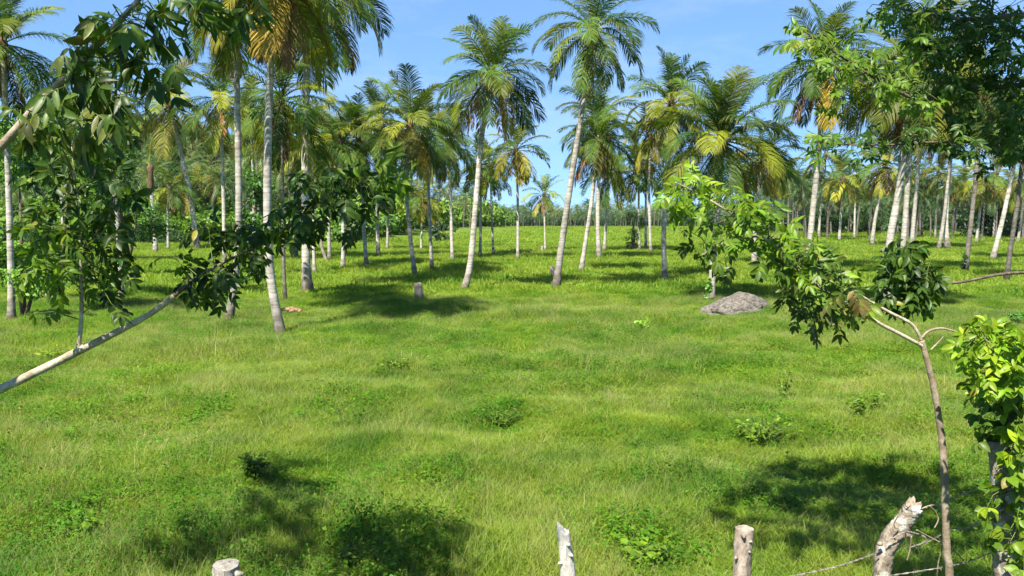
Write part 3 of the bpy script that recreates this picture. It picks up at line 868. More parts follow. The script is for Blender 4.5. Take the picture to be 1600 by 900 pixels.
def scatter_far():
    g = np.random.default_rng(5)
    # wooded hill at the left
    pts, sc, ix = [], [], []
    for _ in range(1300):
        x = g.uniform(-330, 10); y = g.uniform(132, 300)
        if y < 132 + 0.0 * x: continue
        px = 800 + x / y * F
        if px > 620 or px < -700: continue
        z = float(hz(x, y)); z = max(z, gzf(x, y))
        pts.append((x, y, z - .4)); s = g.uniform(.9, 1.9); sc.append((s, s, s * g.uniform(.8, 1.25))); ix.append(int(g.integers(0, 4)))
    for px in np.arange(-420, 560, 9):
        y = g.uniform(122, 136); x = (px - 800) / F * y
        pts.append((x, y, -.4)); s = g.uniform(.7, 1.3); sc.append((s, s, s)); ix.append(int(g.integers(0, 4)))
    # bushes behind the middle field, running back to the right
    for px in np.arange(560, 790, 5):
        t = (px - 560) / 230
        y = 150 + 150 * t + g.uniform(-6, 25); x = (px - 800) / F * y
        pts.append((x, y, -.4)); s = g.uniform(1.0, 1.9) * (1.05 - .1 * t); sc.append((s, s, s * 1.2)); ix.append(int(g.integers(0, 4)))
    n = len(pts)
    rot = np.zeros((n, 3)); rot[:, 2] = g.uniform(0, 6.28, n)
    inst_stuff('hillside_woodland', CR_FOREST, pts, rot, sc, ix)
    # palms on and before the hill
    pts, sc, ix = [], [], []
    for _ in range(270):
        px = g.uniform(-40, 760) if _ < 150 else g.uniform(180, 560); t = np.clip((px - 480) / 300, 0, 1)
        y = g.uniform(125, 230) + 110 * t; x = (px - 800) / F * y
        z = max(float(hz(x, y)), 0) if px < 520 else 0
        pts.append((x, y, z - .2)); s = g.uniform(.8, 1.2); sc.append((s, s, s * g.uniform(.85, 1.2))); ix.append(int(g.integers(0, 4)))
    # distant grove across the horizon
    for px in np.arange(640, 1660, 2.3):
        y = g.uniform(330, 470) if px < 1180 else g.uniform(230, 420)
        x = (px + g.uniform(-4, 4) - 800) / F * y
        s = g.uniform(.55, 1.0) if px < 1180 else g.uniform(.6, 1.2); pts.append((x, y, -.2)); sc.append((s, s, s)); ix.append(int(g.integers(0, 5)))
    for px in np.arange(670, 1210, 4.5):
        y = g.uniform(296, 322); x = (px + g.uniform(-3, 3) - 800) / F * y
        s = g.uniform(.42, .74); pts.append((x, y, -.2)); sc.append((s * 1.15, s * 1.15, s)); ix.append(int(g.integers(0, 4)))
    for px in np.arange(700, 1200, 9):
        y = g.uniform(320, 340); x = (px - 800) / F * y
        s = g.uniform(.7, 1.1); pts.append((x, y, -.2)); sc.append((s, s, s)); ix.append(4)
    # grove at the right
    for _ in range(150):
        px = g.uniform(1170, 1680); y = g.uniform(140, 250); x = (px - 800) / F * y
        s = g.uniform(.85, 1.2); pts.append((x, y, -.2)); sc.append((s, s, s)); ix.append(int(g.integers(0, 4)))
    n = len(pts)
    rot = np.zeros((n, 3)); rot[:, 2] = g.uniform(0, 6.28, n)
    inst_stuff('distant_palm_grove', FARP, pts, rot, sc, ix)
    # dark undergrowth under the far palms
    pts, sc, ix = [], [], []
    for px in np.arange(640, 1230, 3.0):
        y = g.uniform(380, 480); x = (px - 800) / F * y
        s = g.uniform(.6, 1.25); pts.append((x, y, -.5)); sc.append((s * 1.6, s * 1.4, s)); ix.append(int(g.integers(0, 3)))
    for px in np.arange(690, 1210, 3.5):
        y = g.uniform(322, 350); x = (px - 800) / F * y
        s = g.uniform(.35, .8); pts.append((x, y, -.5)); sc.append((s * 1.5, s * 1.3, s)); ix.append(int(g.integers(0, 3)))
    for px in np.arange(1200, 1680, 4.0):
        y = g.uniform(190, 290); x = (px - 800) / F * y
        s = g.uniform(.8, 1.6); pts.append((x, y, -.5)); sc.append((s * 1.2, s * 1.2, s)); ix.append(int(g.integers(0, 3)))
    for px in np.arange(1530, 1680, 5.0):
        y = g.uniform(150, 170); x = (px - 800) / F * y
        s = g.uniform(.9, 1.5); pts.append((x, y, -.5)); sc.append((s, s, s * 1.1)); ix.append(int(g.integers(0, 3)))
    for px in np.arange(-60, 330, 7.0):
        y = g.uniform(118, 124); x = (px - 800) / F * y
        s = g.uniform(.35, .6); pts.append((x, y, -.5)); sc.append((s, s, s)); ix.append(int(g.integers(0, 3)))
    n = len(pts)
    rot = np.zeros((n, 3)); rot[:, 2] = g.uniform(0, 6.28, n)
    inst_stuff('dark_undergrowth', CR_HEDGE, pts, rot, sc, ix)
scatter_far()

# ------------------------------------------------------------------ meadow grass
def tuft_mesh(name, seed, n, h, spread, w, mat, bend=0.7, segs=3):
    g = np.random.default_rng(seed)
    V, Fq = [], []
    for i in range(n):
        r = spread * math.sqrt(g.random()); a = g.uniform(0, 6.28)
        b = np.array([r * math.cos(a), r * math.sin(a), -0.02])
        az = g.uniform(0, 6.28)
        hd = np.array([math.cos(az), math.sin(az), 0]); sd_ = np.array([-hd[1], hd[0], 0])
        tw = g.uniform(-1.2, 1.2)
        sd_ = sd_ * math.cos(tw) + hd * math.sin(tw)
        L = h * g.uniform(.45, 1.1); th = g.uniform(.02, .35); bd = bend * g.uniform(.4, 1.5)
        ww = w * g.uniform(.7, 1.3)
        o = len(V); p = b.copy()
        for s in range(segs + 1):
            u = s / segs
            if s: 
                ang = th + bd * u
                p = p + (hd * math.sin(ang) + np.array([0, 0, math.cos(ang)])) * L / segs
            k = ww * (1 - u ** 2 * .92) * .5
            V.append(p - sd_ * k); V.append(p + sd_ * k)
        for s in range(segs):
            Fq.append((o + 2 * s, o + 2 * s + 1, o + 2 * s + 3, o + 2 * s + 2))
    return mesh_np(name, np.array(V), np.array(Fq), mat, smooth=False)

def weed_mesh(name, seed, n, h, spread, ls, mat):
    g = np.random.default_rng(seed)
    V, Fq = [], []
    for i in range(n):
        r = spread * math.sqrt(g.random()); a = g.uniform(0, 6.28)
        p = np.array([r * math.cos(a), r * math.sin(a), h * g.uniform(.25, 1.0) * (1 - .4 * r / spread)])
        az = a + g.normal() * .8
        d = np.array([math.cos(az), math.sin(az), g.uniform(-.5, .35)]); d /= np.linalg.norm(d)
        nr = np.array([g.normal() * .35, g.normal() * .35, 1.0]); nr -= d * d.dot(nr); nr /= np.linalg.norm(nr)
        sd_ = np.cross(nr, d); L = ls * g.uniform(.6, 1.3)
        o = len(V)
        V += [p, p + d * L * .45 + sd_ * L * .3 + nr * L * .08, p + d * L * .45 - sd_ * L * .3 + nr * L * .08, p + d * L - nr * L * .12]
        Fq.append((o, o + 1, o + 3, o + 2))
    return mesh_np(name, np.array(V), np.array(Fq), mat, smooth=False)

def wedge(n, y0, y1, g, half=0.95, pad=1.5):
    y = np.sqrt(g.random(n) * (y1 * y1 - y0 * y0) + y0 * y0)
    x = (g.random(n) * 2 - 1) * (half * y + pad)
    return x, y

def meadow():
    g = np.random.default_rng(3)
    tufts = [tuft_mesh('grass_tuft', 40 + s, 52, .20, .17, .0065, M['grass'], 1.7) for s in range(5)]
    tufts += [tuft_mesh('grass_tuft', 60 + s, 38, .24, .26, .011, M['grass'], 1.6) for s in range(3)]     # 5-7 coarser
    tufts += [tuft_mesh('grass_tuft', 80 + s, 30, .30, .55, .03, M['grass'], .9, 2) for s in range(3)]       # 8-10 far
    stalks = [tuft_mesh('seed_stalks', 90 + s, 14, .40, .2, .0034, M['stalk'], .8, 3) for s in range(3)] + [tuft_mesh('straw', 96 + s, 7, .5, .25, .006, M['straw'], .5, 3) for s in range(2)]
    pts, rot, scl, idx = [], [], [], []
    def put(x, y, lo, hi, smin, smax, hk):
        n = len(x)
        hn = 0.5 + 0.5 * vnoise(x / 2.2, y / 1.7, 9); hn2 = 0.5 + 0.5 * vnoise(x / .7, y / .6, 10)
        s = g.uniform(smin, smax, n)
        h = s * (0.45 + 1.5 * hn * hn2 + .3 * hn) * hk
        pts.append(np.stack([x, y, gz(x, y)], 1))
        rot.append(np.stack([g.normal(size=n) * .12, g.normal(size=n) * .12, g.uniform(0, 6.28, n)], 1))
        scl.append(np.stack([s, s, h], 1)); idx.append(g.integers(lo, hi, n))
    x, y = wedge(43000, 5.5, 20, g); put(x, y, 0, 5, .8, 1.25, 1.0)
    x, y = wedge(11000, 6, 26, g); put(x, y, 5, 8, .7, 1.1, 1.0)
    x, y = wedge(50000, 18, 48, g); put(x, y, 5, 8, .9, 1.4, .85)
    x, y = wedge(72000, 42, 125, g, .9); put(x, y, 8, 11, .9, 1.5, .85)
    x, y = wedge(46000, 110, 300, g, .85); put(x, y, 8, 11, 1.6, 3.0, .6)
    inst_stuff('grass', tufts, np.vstack(pts), np.vstack(rot), np.vstack(scl), np.concatenate(idx))
    # pale seed stalks over the grass
    pts, rot, scl, idx = [], [], [], []
    x, y = wedge(60000, 6, 40, g)
    k = (vnoise(x / 3.1, y / 2.6, 21) + .5 * vnoise(x / 1.1, y / .9, 22) + g.normal(size=len(x)) * .3) > -0.25
    x, y = x[k], y[k]; put(x, y, 0, 3, .75, 1.15, 1.0)
    x, y = wedge(1500, 6, 40, g); k = vnoise(x / 4, y / 3, 51) > 0.1; put(x[k], y[k], 3, 5, .6, 1.1, 1.0)
    inst_stuff('seed_grass', stalks, np.vstack(pts), np.vstack(rot), np.vstack(scl), np.concatenate(idx))
    # broad leaved weeds in patches
    weeds = [weed_mesh('weed_patch', 120 + s, 40, .24, .26, .06, M['weed']) for s in range(3)] + [weed_mesh('weed_patch', 130 + s, 50, .26, .3, .036, M['weed']) for s in range(3)]
    pts, rot, scl, idx = [], [], [], []
    x, y = wedge(76000, 6, 45, g)
    k = (vnoise(x / 3.4, y / 2.4, 31) + .8 * vnoise(x / .9, y / .7, 32) + g.normal(size=len(x)) * .55) > 0.40
    x, y = x[k], y[k]; put(x, y, 0, 6, .7, 1.2, 1.0)
    # named darker patches in the photograph
    for (px, py, rx, n) in [(130, 655, 70, 50), (330, 650, 60, 45), (560, 640, 50, 45), (780, 650, 40, 45), (640, 560, 60, 40), (730, 545, 60, 30), (1180, 655, 60, 50),
                            (900, 600, 50, 30), (1010, 860, 60, 40), (600, 870, 90, 50), (120, 810, 80, 40), (640, 490, 80, 45), (430, 480, 60, 40), (1240, 540, 50, 25), (300, 480, 120, 70), (60, 500, 80, 60)]:
        c = G(px, py); rw = rx / F * c.y
        wx = c.x + g.normal(size=n * 2) * rw * .75; wy = c.y + g.normal(size=n * 2) * rw * 1.0
        k = vnoise(wx / .8, wy / .8, 41) > -.25
        put(wx[k], wy[k], 0, 6, .7, 1.4, 1.1)
    c = G(1150, 492); n = 150
    a = g.uniform(math.pi * .95, math.pi * 2.05, n); r = g.uniform(.92, 1.15, n)
    put(c.x + np.cos(a) * r * 1.45, c.y + np.sin(a) * r * 1.0, 0, 6, .6, 1.3, 1.1)
    inst_stuff('ground_weeds', weeds, np.vstack(pts), np.vstack(rot), np.vstack(scl), np.concatenate(idx))
meadow()

# ------------------------------------------------------------------ leaves of the near plants
def leaf_mesh(name, width=0.44, fold=0.16, curl=0.16, seed=0, blunt=1.0):
    """unit-length leaf along +X, folded on its midrib, drooping tip"""
    us = [0, .12, .32, .55, .78, 1.0]
    vs, fs, al = [], [], []
    for u in us:
        w = width * .5 * (math.sin(math.pi * u ** (0.85 * blunt)) ** .75 if 0 < u < 1 else 0)
        z = -curl * u * u
        vs += [(u, -w, z + fold * w), (u, 0, z), (u, w, z + fold * w)]; al += [u * .5] * 3
    for i in range(len(us) - 1):
        a = 3 * i
        fs += [(a, a + 1, a + 4, a + 3), (a + 1, a + 2, a + 5, a + 4)]
    return mesh_np(name, vs, fs, M['leaf'], True, {'along': al})
LEAVES = [leaf_mesh('leaf', .40, .3, .16), leaf_mesh('leaf', .44, .6, .30), leaf_mesh('leaf', .36, .2, .06), leaf_mesh('leaf', .46, .45, .42), leaf_mesh('leaf', .38, .7, -.12)]
NARROW = [leaf_mesh('leaf', .30, .3, .20), leaf_mesh('leaf', .34, .55, .38), leaf_mesh('leaf', .28, .25, .08), leaf_mesh('leaf', .36, .5, .5)]
ROUND = [leaf_mesh('leaf', .60, .3, .2), leaf_mesh('leaf', .66, .5, .3), leaf_mesh('leaf', .55, .25, .12)]
LEAF_NP = {}
def leaf_np(me):
    if me.name not in LEAF_NP:
        v = np.empty(len(me.vertices) * 3, dtype=np.float32); me.vertices.foreach_get('co', v)
        f = np.array([list(p.vertices) for p in me.polygons])
        LEAF_NP[me.name] = (v.reshape(-1, 3), f)
    return LEAF_NP[me.name]

def frame(xd, nd):
    x = xd.normalized(); z = (nd - x * nd.dot(x))
    z = z.normalized() if z.length > 1e-4 else x.orthogonal().normalized()
    y = z.cross(x)
    return Matrix((x, y, z)).transposed()

class Plant:
    """leaf-bearing thing: collects leaves and thin twigs, then builds them as parts"""
    def __init__(s, root, seed=0, shapes=LEAVES):
        s.root = root; s.o = Vector(root.location); s.rr = random.Random(seed)
        s.leaves = []; s.twigs = MB(); s.shapes = shapes
    def leaf(s, pos, d, nrm, L, col):
        s.leaves.append((pos.copy(), d.copy(), nrm.copy(), L, col, s.rr.randrange(len(s.shapes))))
    def spray(s, base, d, L, pairs, col, droop=0.5, nb=0.7):
        """a pinnate leaf: pairs of leaflets along a drooping stalk"""
        rr = s.rr
        d = d.normalized(); p = base.copy(); pts = [p.copy()]
        nrm = (TO_SUN * nb + Vector((rr.gauss(0, .45), rr.gauss(0, .45), rr.gauss(0, .35)))).normalized()
        step = L * 0.46
        for k in range(pairs):
            d = (d + Vector((0, 0, -droop * 0.16)) + Vector((rr.gauss(0, .06), rr.gauss(0, .06), rr.gauss(0, .06)))).normalized()
            p = p + d * step; pts.append(p.copy())
            lat = d.cross(nrm).normalized()
            for sg in (1, -1):
                ld = (lat * sg + d * .55 + Vector((0, 0, -droop * rr.uniform(.2, .8)))).normalized()
                nn = (nrm + Vector((rr.gauss(0, .28), rr.gauss(0, .28), rr.gauss(0, .2)))).normalized()
                q = rr.uniform(.65, 1.35); c = tuple(x * q for x in col[:3])
                if rr.random() < .05: c = mixc(c, (.22, .20, .02), rr.uniform(.4, .9))
                s.leaf(p, ld, nn, L * rr.uniform(.78, 1.12), c)
        s.leaf(p, (d + Vector((0, 0, -droop * .4))).normalized(), nrm, L * 1.05, col)
        s.twigs.tube(pts, [L * .014] * len(pts), 4, False)
    def cluster(s, cx, cy, rx, ry, d, dd, n, L, col, col2=None, pairs=(3, 5), droop=.6, stems=None, nb=0.7, out=0.8):
        """n sprays filling an ellipse of the view, joined by twigs to the nearest stem"""
        rr = s.rr
        c3 = P(cx, cy, d)
        for _ in range(n):
            a = rr.uniform(0, 6.28); r = math.sqrt(rr.random())
            dep = d + rr.uniform(-dd, dd)
            b = P(cx + math.cos(a) * r * rx * .85, cy + math.sin(a) * r * ry * .85, dep)
            o = (b - c3); o = o.normalized() if o.length > .01 else Vector((0, 0, 1))
            dr = (o * out + Vector((rr.gauss(0, .5), rr.gauss(0, .5), rr.gauss(0, .35) - .15 * droop)))
            c = mixc(col, col2, rr.random()) if col2 else col
            pr = rr.randint(*pairs)
            s.spray(b - dr.normalized() * L * .46 * pr * .45, dr, L * rr.uniform(.85, 1.15), pr, c, droop, nb)
            if stems and rr.random() < .8:
                q = min(stems, key=lambda t: (t - b).length + rr.uniform(0, .05))
                b2 = b - dr.normalized() * L * .46 * pr * .45
                mid = q.lerp(b2, .55) + Vector((rr.gauss(0, .02), rr.gauss(0, .02), rr.uniform(0, .05)))
                s.twigs.tube([q, mid, b2], [.0028, .0022, .0016], 4, False)
    def cloud(s, c, rad, n, L, col, droop=.6):
        """leaves through an ellipsoid given in metres"""
        rr = s.rr
        for _ in range(n):
            v = Vector((rr.gauss(0, 1), rr.gauss(0, 1), rr.gauss(0, 1))).normalized() * (rr.random() ** .4)
            b = Vector(c) + Vector((v.x * rad[0], v.y * rad[1], v.z * rad[2]))
            s.spray(b, v + Vector((rr.gauss(0, .4), rr.gauss(0, .4), 0)), L, rr.randint(3, 5), col, droop)
    def finish(s, base_col, limit=300, twig_mat='green_stem', margin=10):
        seen, rest = [], []
        for l in s.leaves:
            x, y = pix(l[0] + l[1] * l[3] * .5)
            (seen if (-margin < x < 1600 + margin and -margin < y < 900 + margin) else rest).append(l)
        s.rr.shuffle(seen)
        seen.sort(key=lambda l: -l[3] / max(.3, l[0].y))
        single, rest = seen[:limit], rest + seen[limit:]
        for (p, d, nr, L, col, k) in single:
            o = bpy.data.objects.new('leaf', s.shapes[k]); COL.objects.link(o)
            o.parent = s.root
            o.matrix_basis = Matrix.Translation(p - s.o) @ (frame(d, nr).to_4x4()) @ Matrix.Scale(L, 4)
            o.color = (*col[:3], 1)
        if s.twigs.v:
            s.twigs.v = [tuple(Vector(v) - s.o) for v in s.twigs.v]
            s.twigs.build('twig', M[twig_mat], s.root)['kind'] = 'stuff'
        # the remaining leaves, in a few shades
        rest.sort(key=lambda l: l[4][1])
        if rest:
            nb = 3 if len(rest) > 60 else 1
            for b in range(nb):
                part = rest[b * len(rest) // nb:(b + 1) * len(rest) // nb]
                V, Fq, off = [], [], 0
                for (p, d, nr, L, col, k) in part:
                    lv, lf = leaf_np(s.shapes[k])
                    m = np.array(frame(d, nr)) * L
                    V.append(lv @ m.T + np.array(p - s.o)); Fq.append(lf + off); off += len(lv)
                me = mesh_np('foliage', np.vstack(V), np.vstack(Fq), M['leaf'], True)
                o = link('foliage', me, s.root); o['kind'] = 'stuff'
                mc = np.mean([l[4][:3] for l in part], axis=0)
                o.color = (*[float(v) for v in mc], 1)

def branch(root, pts, radii, mat, name='branch', n=6, sides=8, jit=.05, seed=1):
    path, rad = smooth_path(pts, radii, n)
    o = Vector(root.location)
    mb = MB(); mb.tube([p - o for p in path], rad, sides, True, jit, seed)
    mb.build(name, mat, root)
    return path

L_DARK = (0.024, 0.058, 0.009)  # darkest leaf green, with canopy shade partly put into the colour
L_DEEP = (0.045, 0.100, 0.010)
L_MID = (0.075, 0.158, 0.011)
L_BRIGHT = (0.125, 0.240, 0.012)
L_LIME = (0.180, 0.270, 0.012)
L_OLIVE = (0.105, 0.125, 0.030)
L_BRONZE = (0.120, 0.100, 0.026)

def gnd(x, y): return Vector((x, y, gzf(x, y) - .1))

# --- tree whose limb crosses the top left corner
def tree_top_left():
    base = gnd(-3.3, 3.6)
    root = thing('fence_tree', 'tree at the top left, thick brown limb rising through large drooping dark leaves', 'tree', base)
    branch(root, [base, Vector((-3.2, 3.5, 3.0)), Vector((-3.0, 3.3, 4.2)), Vector((-2.7, 3.6, 6.2)), Vector((-3.2, 4.6, 8.2))], [.12, .10, .085, .06, .03], M['brown_bark'], 'trunk')
    st = branch(root, [Vector((-3.0, 3.3, 4.2)), P(-110, 300, 3.1), P(-20, 248, 3.0), P(50, 175, 3.0), P(105, 118, 3.0), P(150, 72, 3.0), P(185, 35, 3.0), P(225, -10, 3.05), P(330, -130, 3.2), P(430, -250, 3.5)],
                [.04, .020, .0165, .0155, .014, .013, .011, .009, .007, .004], M['twig'], n=7, jit=.08)
    s2 = branch(root, [P(225, -10, 3.05), P(280, -30, 3.1), P(340, -25, 3.2), P(385, -15, 3.2)], [.01, .008, .006, .004], M['pale_bark'])
    s3 = branch(root, [P(150, 72, 3.0), P(180, 120, 3.05), P(176, 200, 3.1)], [.008, .006, .003], M['brown_bark'])
    pl = Plant(root, 21, NARROW)
    A = .076
    for (cx, cy, rx, ry, n, c1, c2) in [
        (45, 180, 55, 36, 5, L_OLIVE, L_DEEP), (95, 118, 60, 46, 5, L_OLIVE, L_DEEP), (150, 60, 70, 55, 8, L_DEEP, L_OLIVE),
        (205, 35, 60, 50, 8, L_DEEP, L_MID), (270, 30, 60, 50, 8, L_DARK, L_DEEP), (330, 20, 45, 40, 6, L_DARK, L_DEEP), (385, 8, 35, 25, 4, L_DARK, L_DEEP),
        (180, 130, 60, 70, 10, L_DARK, L_DEEP), (150, 175, 45, 60, 7, L_DARK, L_OLIVE), (255, 95, 50, 45, 6, L_DARK, L_DARK), (100, 185, 40, 40, 4, L_OLIVE, L_DARK)]:
        pl.cluster(cx, cy, rx, ry, 3.05, .22, int(n * 1.5), A, c1, c2, (2, 3), 1.3, st + s2 + s3, out=.5)
    # canopy overhead, above the picture; last clumps added to shade the leaves below
    for c, rad, n in [((-6.2, 7.8, 8.2), (.30, .45, .3), 36), ((-5.9, 6.9, 8.2), (.34, .5, .3), 42), ((-5.6, 5.9, 8.2), (.36, .5, .3), 42), ((-5.35, 5.0, 8.1), (.32, .5, .3), 36), ((-4.9, 3.4, 7.4), (.9, .7, .6), 60), ((-3.75, 5.1, 8.0), (.75, .5, .5), 110), ((-6.7, 5.1, 8.0), (.5, .5, .4), 50), ((-3.6, 4.4, 7.4), (.9, .7, .6), 60), ((-1.9, 1.6, 7.4), (.45, .5, .25), 34), ((-3.0, 2.1, 7.4), (.5, .5, .3), 26), ((-2.0, 2.3, 7.3), (.65, .5, .3), 52)]:
        pl.cloud(c, rad, n, .15, L_DEEP)
        branch(root, [Vector((-2.9, 4.1, 7.2)), Vector((-2.9, 4.1, 7.2)).lerp(Vector(c), .5) + Vector((0, 0, .3)), Vector(c)], [.03, .02, .01], M['brown_bark'])
    pl.finish(L_DEEP)
tree_top_left()

# --- curved pale branch at the left with its shoot
def tree_left():
    base = gnd(-4.7, 4.2)
    root = thing('fence_tree', 'small tree at the left with a pale curved branch carrying dark hanging leaves', 'tree', base)
    branch(root, [base, Vector((-4.6, 4.15, 2.0)), Vector((-4.4, 4.1, 2.7)), Vector((-4.5, 4.2, 4.0))], [.09, .08, .07, .03], M['pale_bark'], 'trunk')
    m = branch(root, [Vector((-4.5, 4.1, 2.3)), P(-300, 690, 4.0), P(-90, 645, 4.0), P(0, 608, 4.0), P(60, 580, 4.0), P(122, 549, 4.0), P(190, 515, 4.0), P(240, 487, 4.0), P(272, 462, 4.0)],
               [.05, .034, .028, .023, .021, .020, .017, .015, .013], M['pale_bark'], n=7, jit=.07)
    m2 = branch(root, [P(272, 462, 4.0), P(310, 432, 4.05), P(360, 405, 4.1), P(420, 375, 4.2), P(475, 335, 4.3), P(520, 308, 4.35), P(580, 288, 4.4), P(628, 262, 4.4)],
                [.012, .008, .007, .006, .0055, .005, .004, .003], M['brown_bark'])
    sh = branch(root, [P(122, 549, 4.0), P(127, 500, 4.0), P(127, 440, 4.0), P(124, 370, 4.0), P(118, 300, 4.0), P(112, 225, 4.05)], [.012, .0105, .0095, .008, .006, .003], M['pale_bark'])
    sh2 = branch(root, [P(126, 400, 4.0), P(160, 350, 4.05), P(190, 280, 4.1)], [.006, .005, .003], M['brown_bark'])
    pl = Plant(root, 5)
    A = .061
    for (cx, cy, rx, ry, n, c1, c2) in [
        (110, 300, 70, 70, 15, L_DEEP, L_DARK), (70, 360, 60, 60, 11, L_DEEP, L_MID), (150, 370, 55, 60, 13, L_DARK, L_DEEP), (185, 300, 45, 70, 9, L_DARK, L_DEEP),
        (60, 420, 48, 38, 8, L_BRIGHT, L_MID), (120, 430, 55, 30, 7, L_DEEP, L_MID), (180, 420, 35, 45, 7, L_DARK, L_DEEP), (150, 215, 60, 45, 8, L_DARK, L_DEEP),
        (70, 255, 50, 45, 5, L_DEEP, L_DARK), (60, 490, 25, 14, 1, L_DEEP, L_MID), (180, 470, 15, 20, 1, L_DARK, L_DARK)]:
        pl.cluster(cx, cy, rx, ry, 4.0, .3, int(n * 2.0), A, c1, c2, (2, 4), .8, sh + sh2)
    for (cx, cy, rx, ry, n, c1, c2) in [
        (325, 432, 50, 36, 16, L_DARK, L_DEEP), (380, 392, 48, 46, 14, L_DARK, L_DEEP), (270, 405, 30, 18, 2, L_DEEP, L_OLIVE),
        (455, 345, 46, 40, 11, L_DARK, L_DEEP), (500, 315, 55, 45, 14, L_DARK, L_DEEP), (560, 290, 50, 40, 11, L_DARK, L_DEEP), (615, 265, 32, 35, 7, L_BRIGHT, L_MID), (560, 345, 20, 40, 3, L_DARK, L_DARK), (490, 275, 40, 25, 5, L_DEEP, L_DARK), (350, 360, 50, 25, 6, L_DARK, L_DEEP)]:
        pl.cluster(cx, cy, rx, ry, 4.2, .25, int(n * 1.9), A, c1, c2, (3, 4), .9, m2)
    pl.finish(L_DEEP)
tree_left()

# --- slender sapling at the right
def sapling():
    b = P(1483, 905, 4.0); base = gnd(b.x, 4.0)
    root = thing('sapling', 'slender grey stemmed sapling at the right, leafy branches arching to the left', 'sapling', base)
    branch(root, [base, P(1483, 930, 4.0), P(1479, 860, 4.0), P(1477, 780, 4.0), P(1473, 700, 4.0), P(1461, 615, 4.0), P(1449, 565, 4.0), P(1440, 532, 4.0)], [.024, .0205, .0195, .019, .018, .0165, .015, .0135], M['twig'], 'trunk', n=7, jit=.08)
    b1 = branch(root, [P(1443, 542, 4.0), P(1410, 524, 3.97), P(1375, 506, 3.95), P(1340, 485, 3.9), P(1290, 455, 3.85), P(1240, 415, 3.8), P(1190, 368, 3.75), P(1140, 332, 3.7), P(1090, 302, 3.65), P(1055, 285, 3.6)], [.010, .0095, .009, .0085, .008, .007, .006, .005, .004, .002], M['pale_bark'])
    b2 = branch(root, [P(1440, 532, 4.0), P(1425, 507, 4.0), P(1392, 489, 4.0), P(1355, 468, 4.0), P(1310, 440, 3.95)], [.0085, .008, .0075, .006, .004], M['pale_bark'])
    branch(root, [P(1440, 528, 4.0), P(1452, 517, 4.0), P(1472, 513, 4.0), P(1496, 519, 4.0)], [.007, .006, .0055, .004], M['twig'])
    branch(root, [P(1454, 547, 4.0), P(1464, 537, 4.0), P(1474, 526, 4.0)], [.005, .004, .003], M['twig'])
    b3 = branch(root, [P(1190, 368, 3.75), P(1130, 380, 3.7), P(1095, 400, 3.7)], [.005, .004, .002], M['twig'])
    b4 = branch(root, [P(1240, 415, 3.8), P(1215, 380, 3.8), P(1180, 345, 3.8)], [.005, .004, .002], M['twig'])
    S = b1 + b2 + b3 + b4
    pl = Plant(root, 77)
    A = .052
    for (cx, cy, rx, ry, n, c1, c2, dr) in [
        (1290, 445, 60, 45, 14, L_MID, L_OLIVE, .8), (1315, 468, 38, 28, 8, L_OLIVE, L_BRONZE, .9), (1275, 495, 45, 25, 7, L_OLIVE, L_DARK, 1.1), (1300, 490, 24, 18, 3, L_BRONZE, L_OLIVE, 1.1),
        (1250, 405, 50, 40, 12, L_DEEP, L_MID, .8), (1300, 410, 45, 30, 8, L_MID, L_DEEP, .7), (1245, 450, 35, 35, 6, L_DARK, L_DEEP, 1.0),
        (1205, 370, 55, 35, 13, L_MID, L_BRIGHT, .7), (1140, 330, 60, 38, 15, L_BRIGHT, L_MID, .7), (1080, 290, 42, 28, 9, L_LIME, L_BRIGHT, .4), (1060, 320, 28, 35, 6, L_BRIGHT, L_MID, .8),
        (1085, 382, 22, 40, 3, L_DARK, L_DEEP, 1.3), (1130, 398, 24, 36, 3, L_DEEP, L_DARK, 1.3), (1180, 330, 35, 22, 5, L_DEEP, L_MID, .6), (1150, 370, 40, 24, 4, L_DEEP, L_MID, .9), (1180, 412, 16, 22, 1, L_DEEP, L_DEEP, 1.2),
        (1365, 478, 12, 10, 1, L_MID, L_OLIVE, .8)]:
        pl.cluster(cx, cy, rx, ry, 3.8, .25, int(n * 2.1 + .5), A, c1, c2, (2, 4), dr, S)
    pl.finish(L_MID)
sapling()

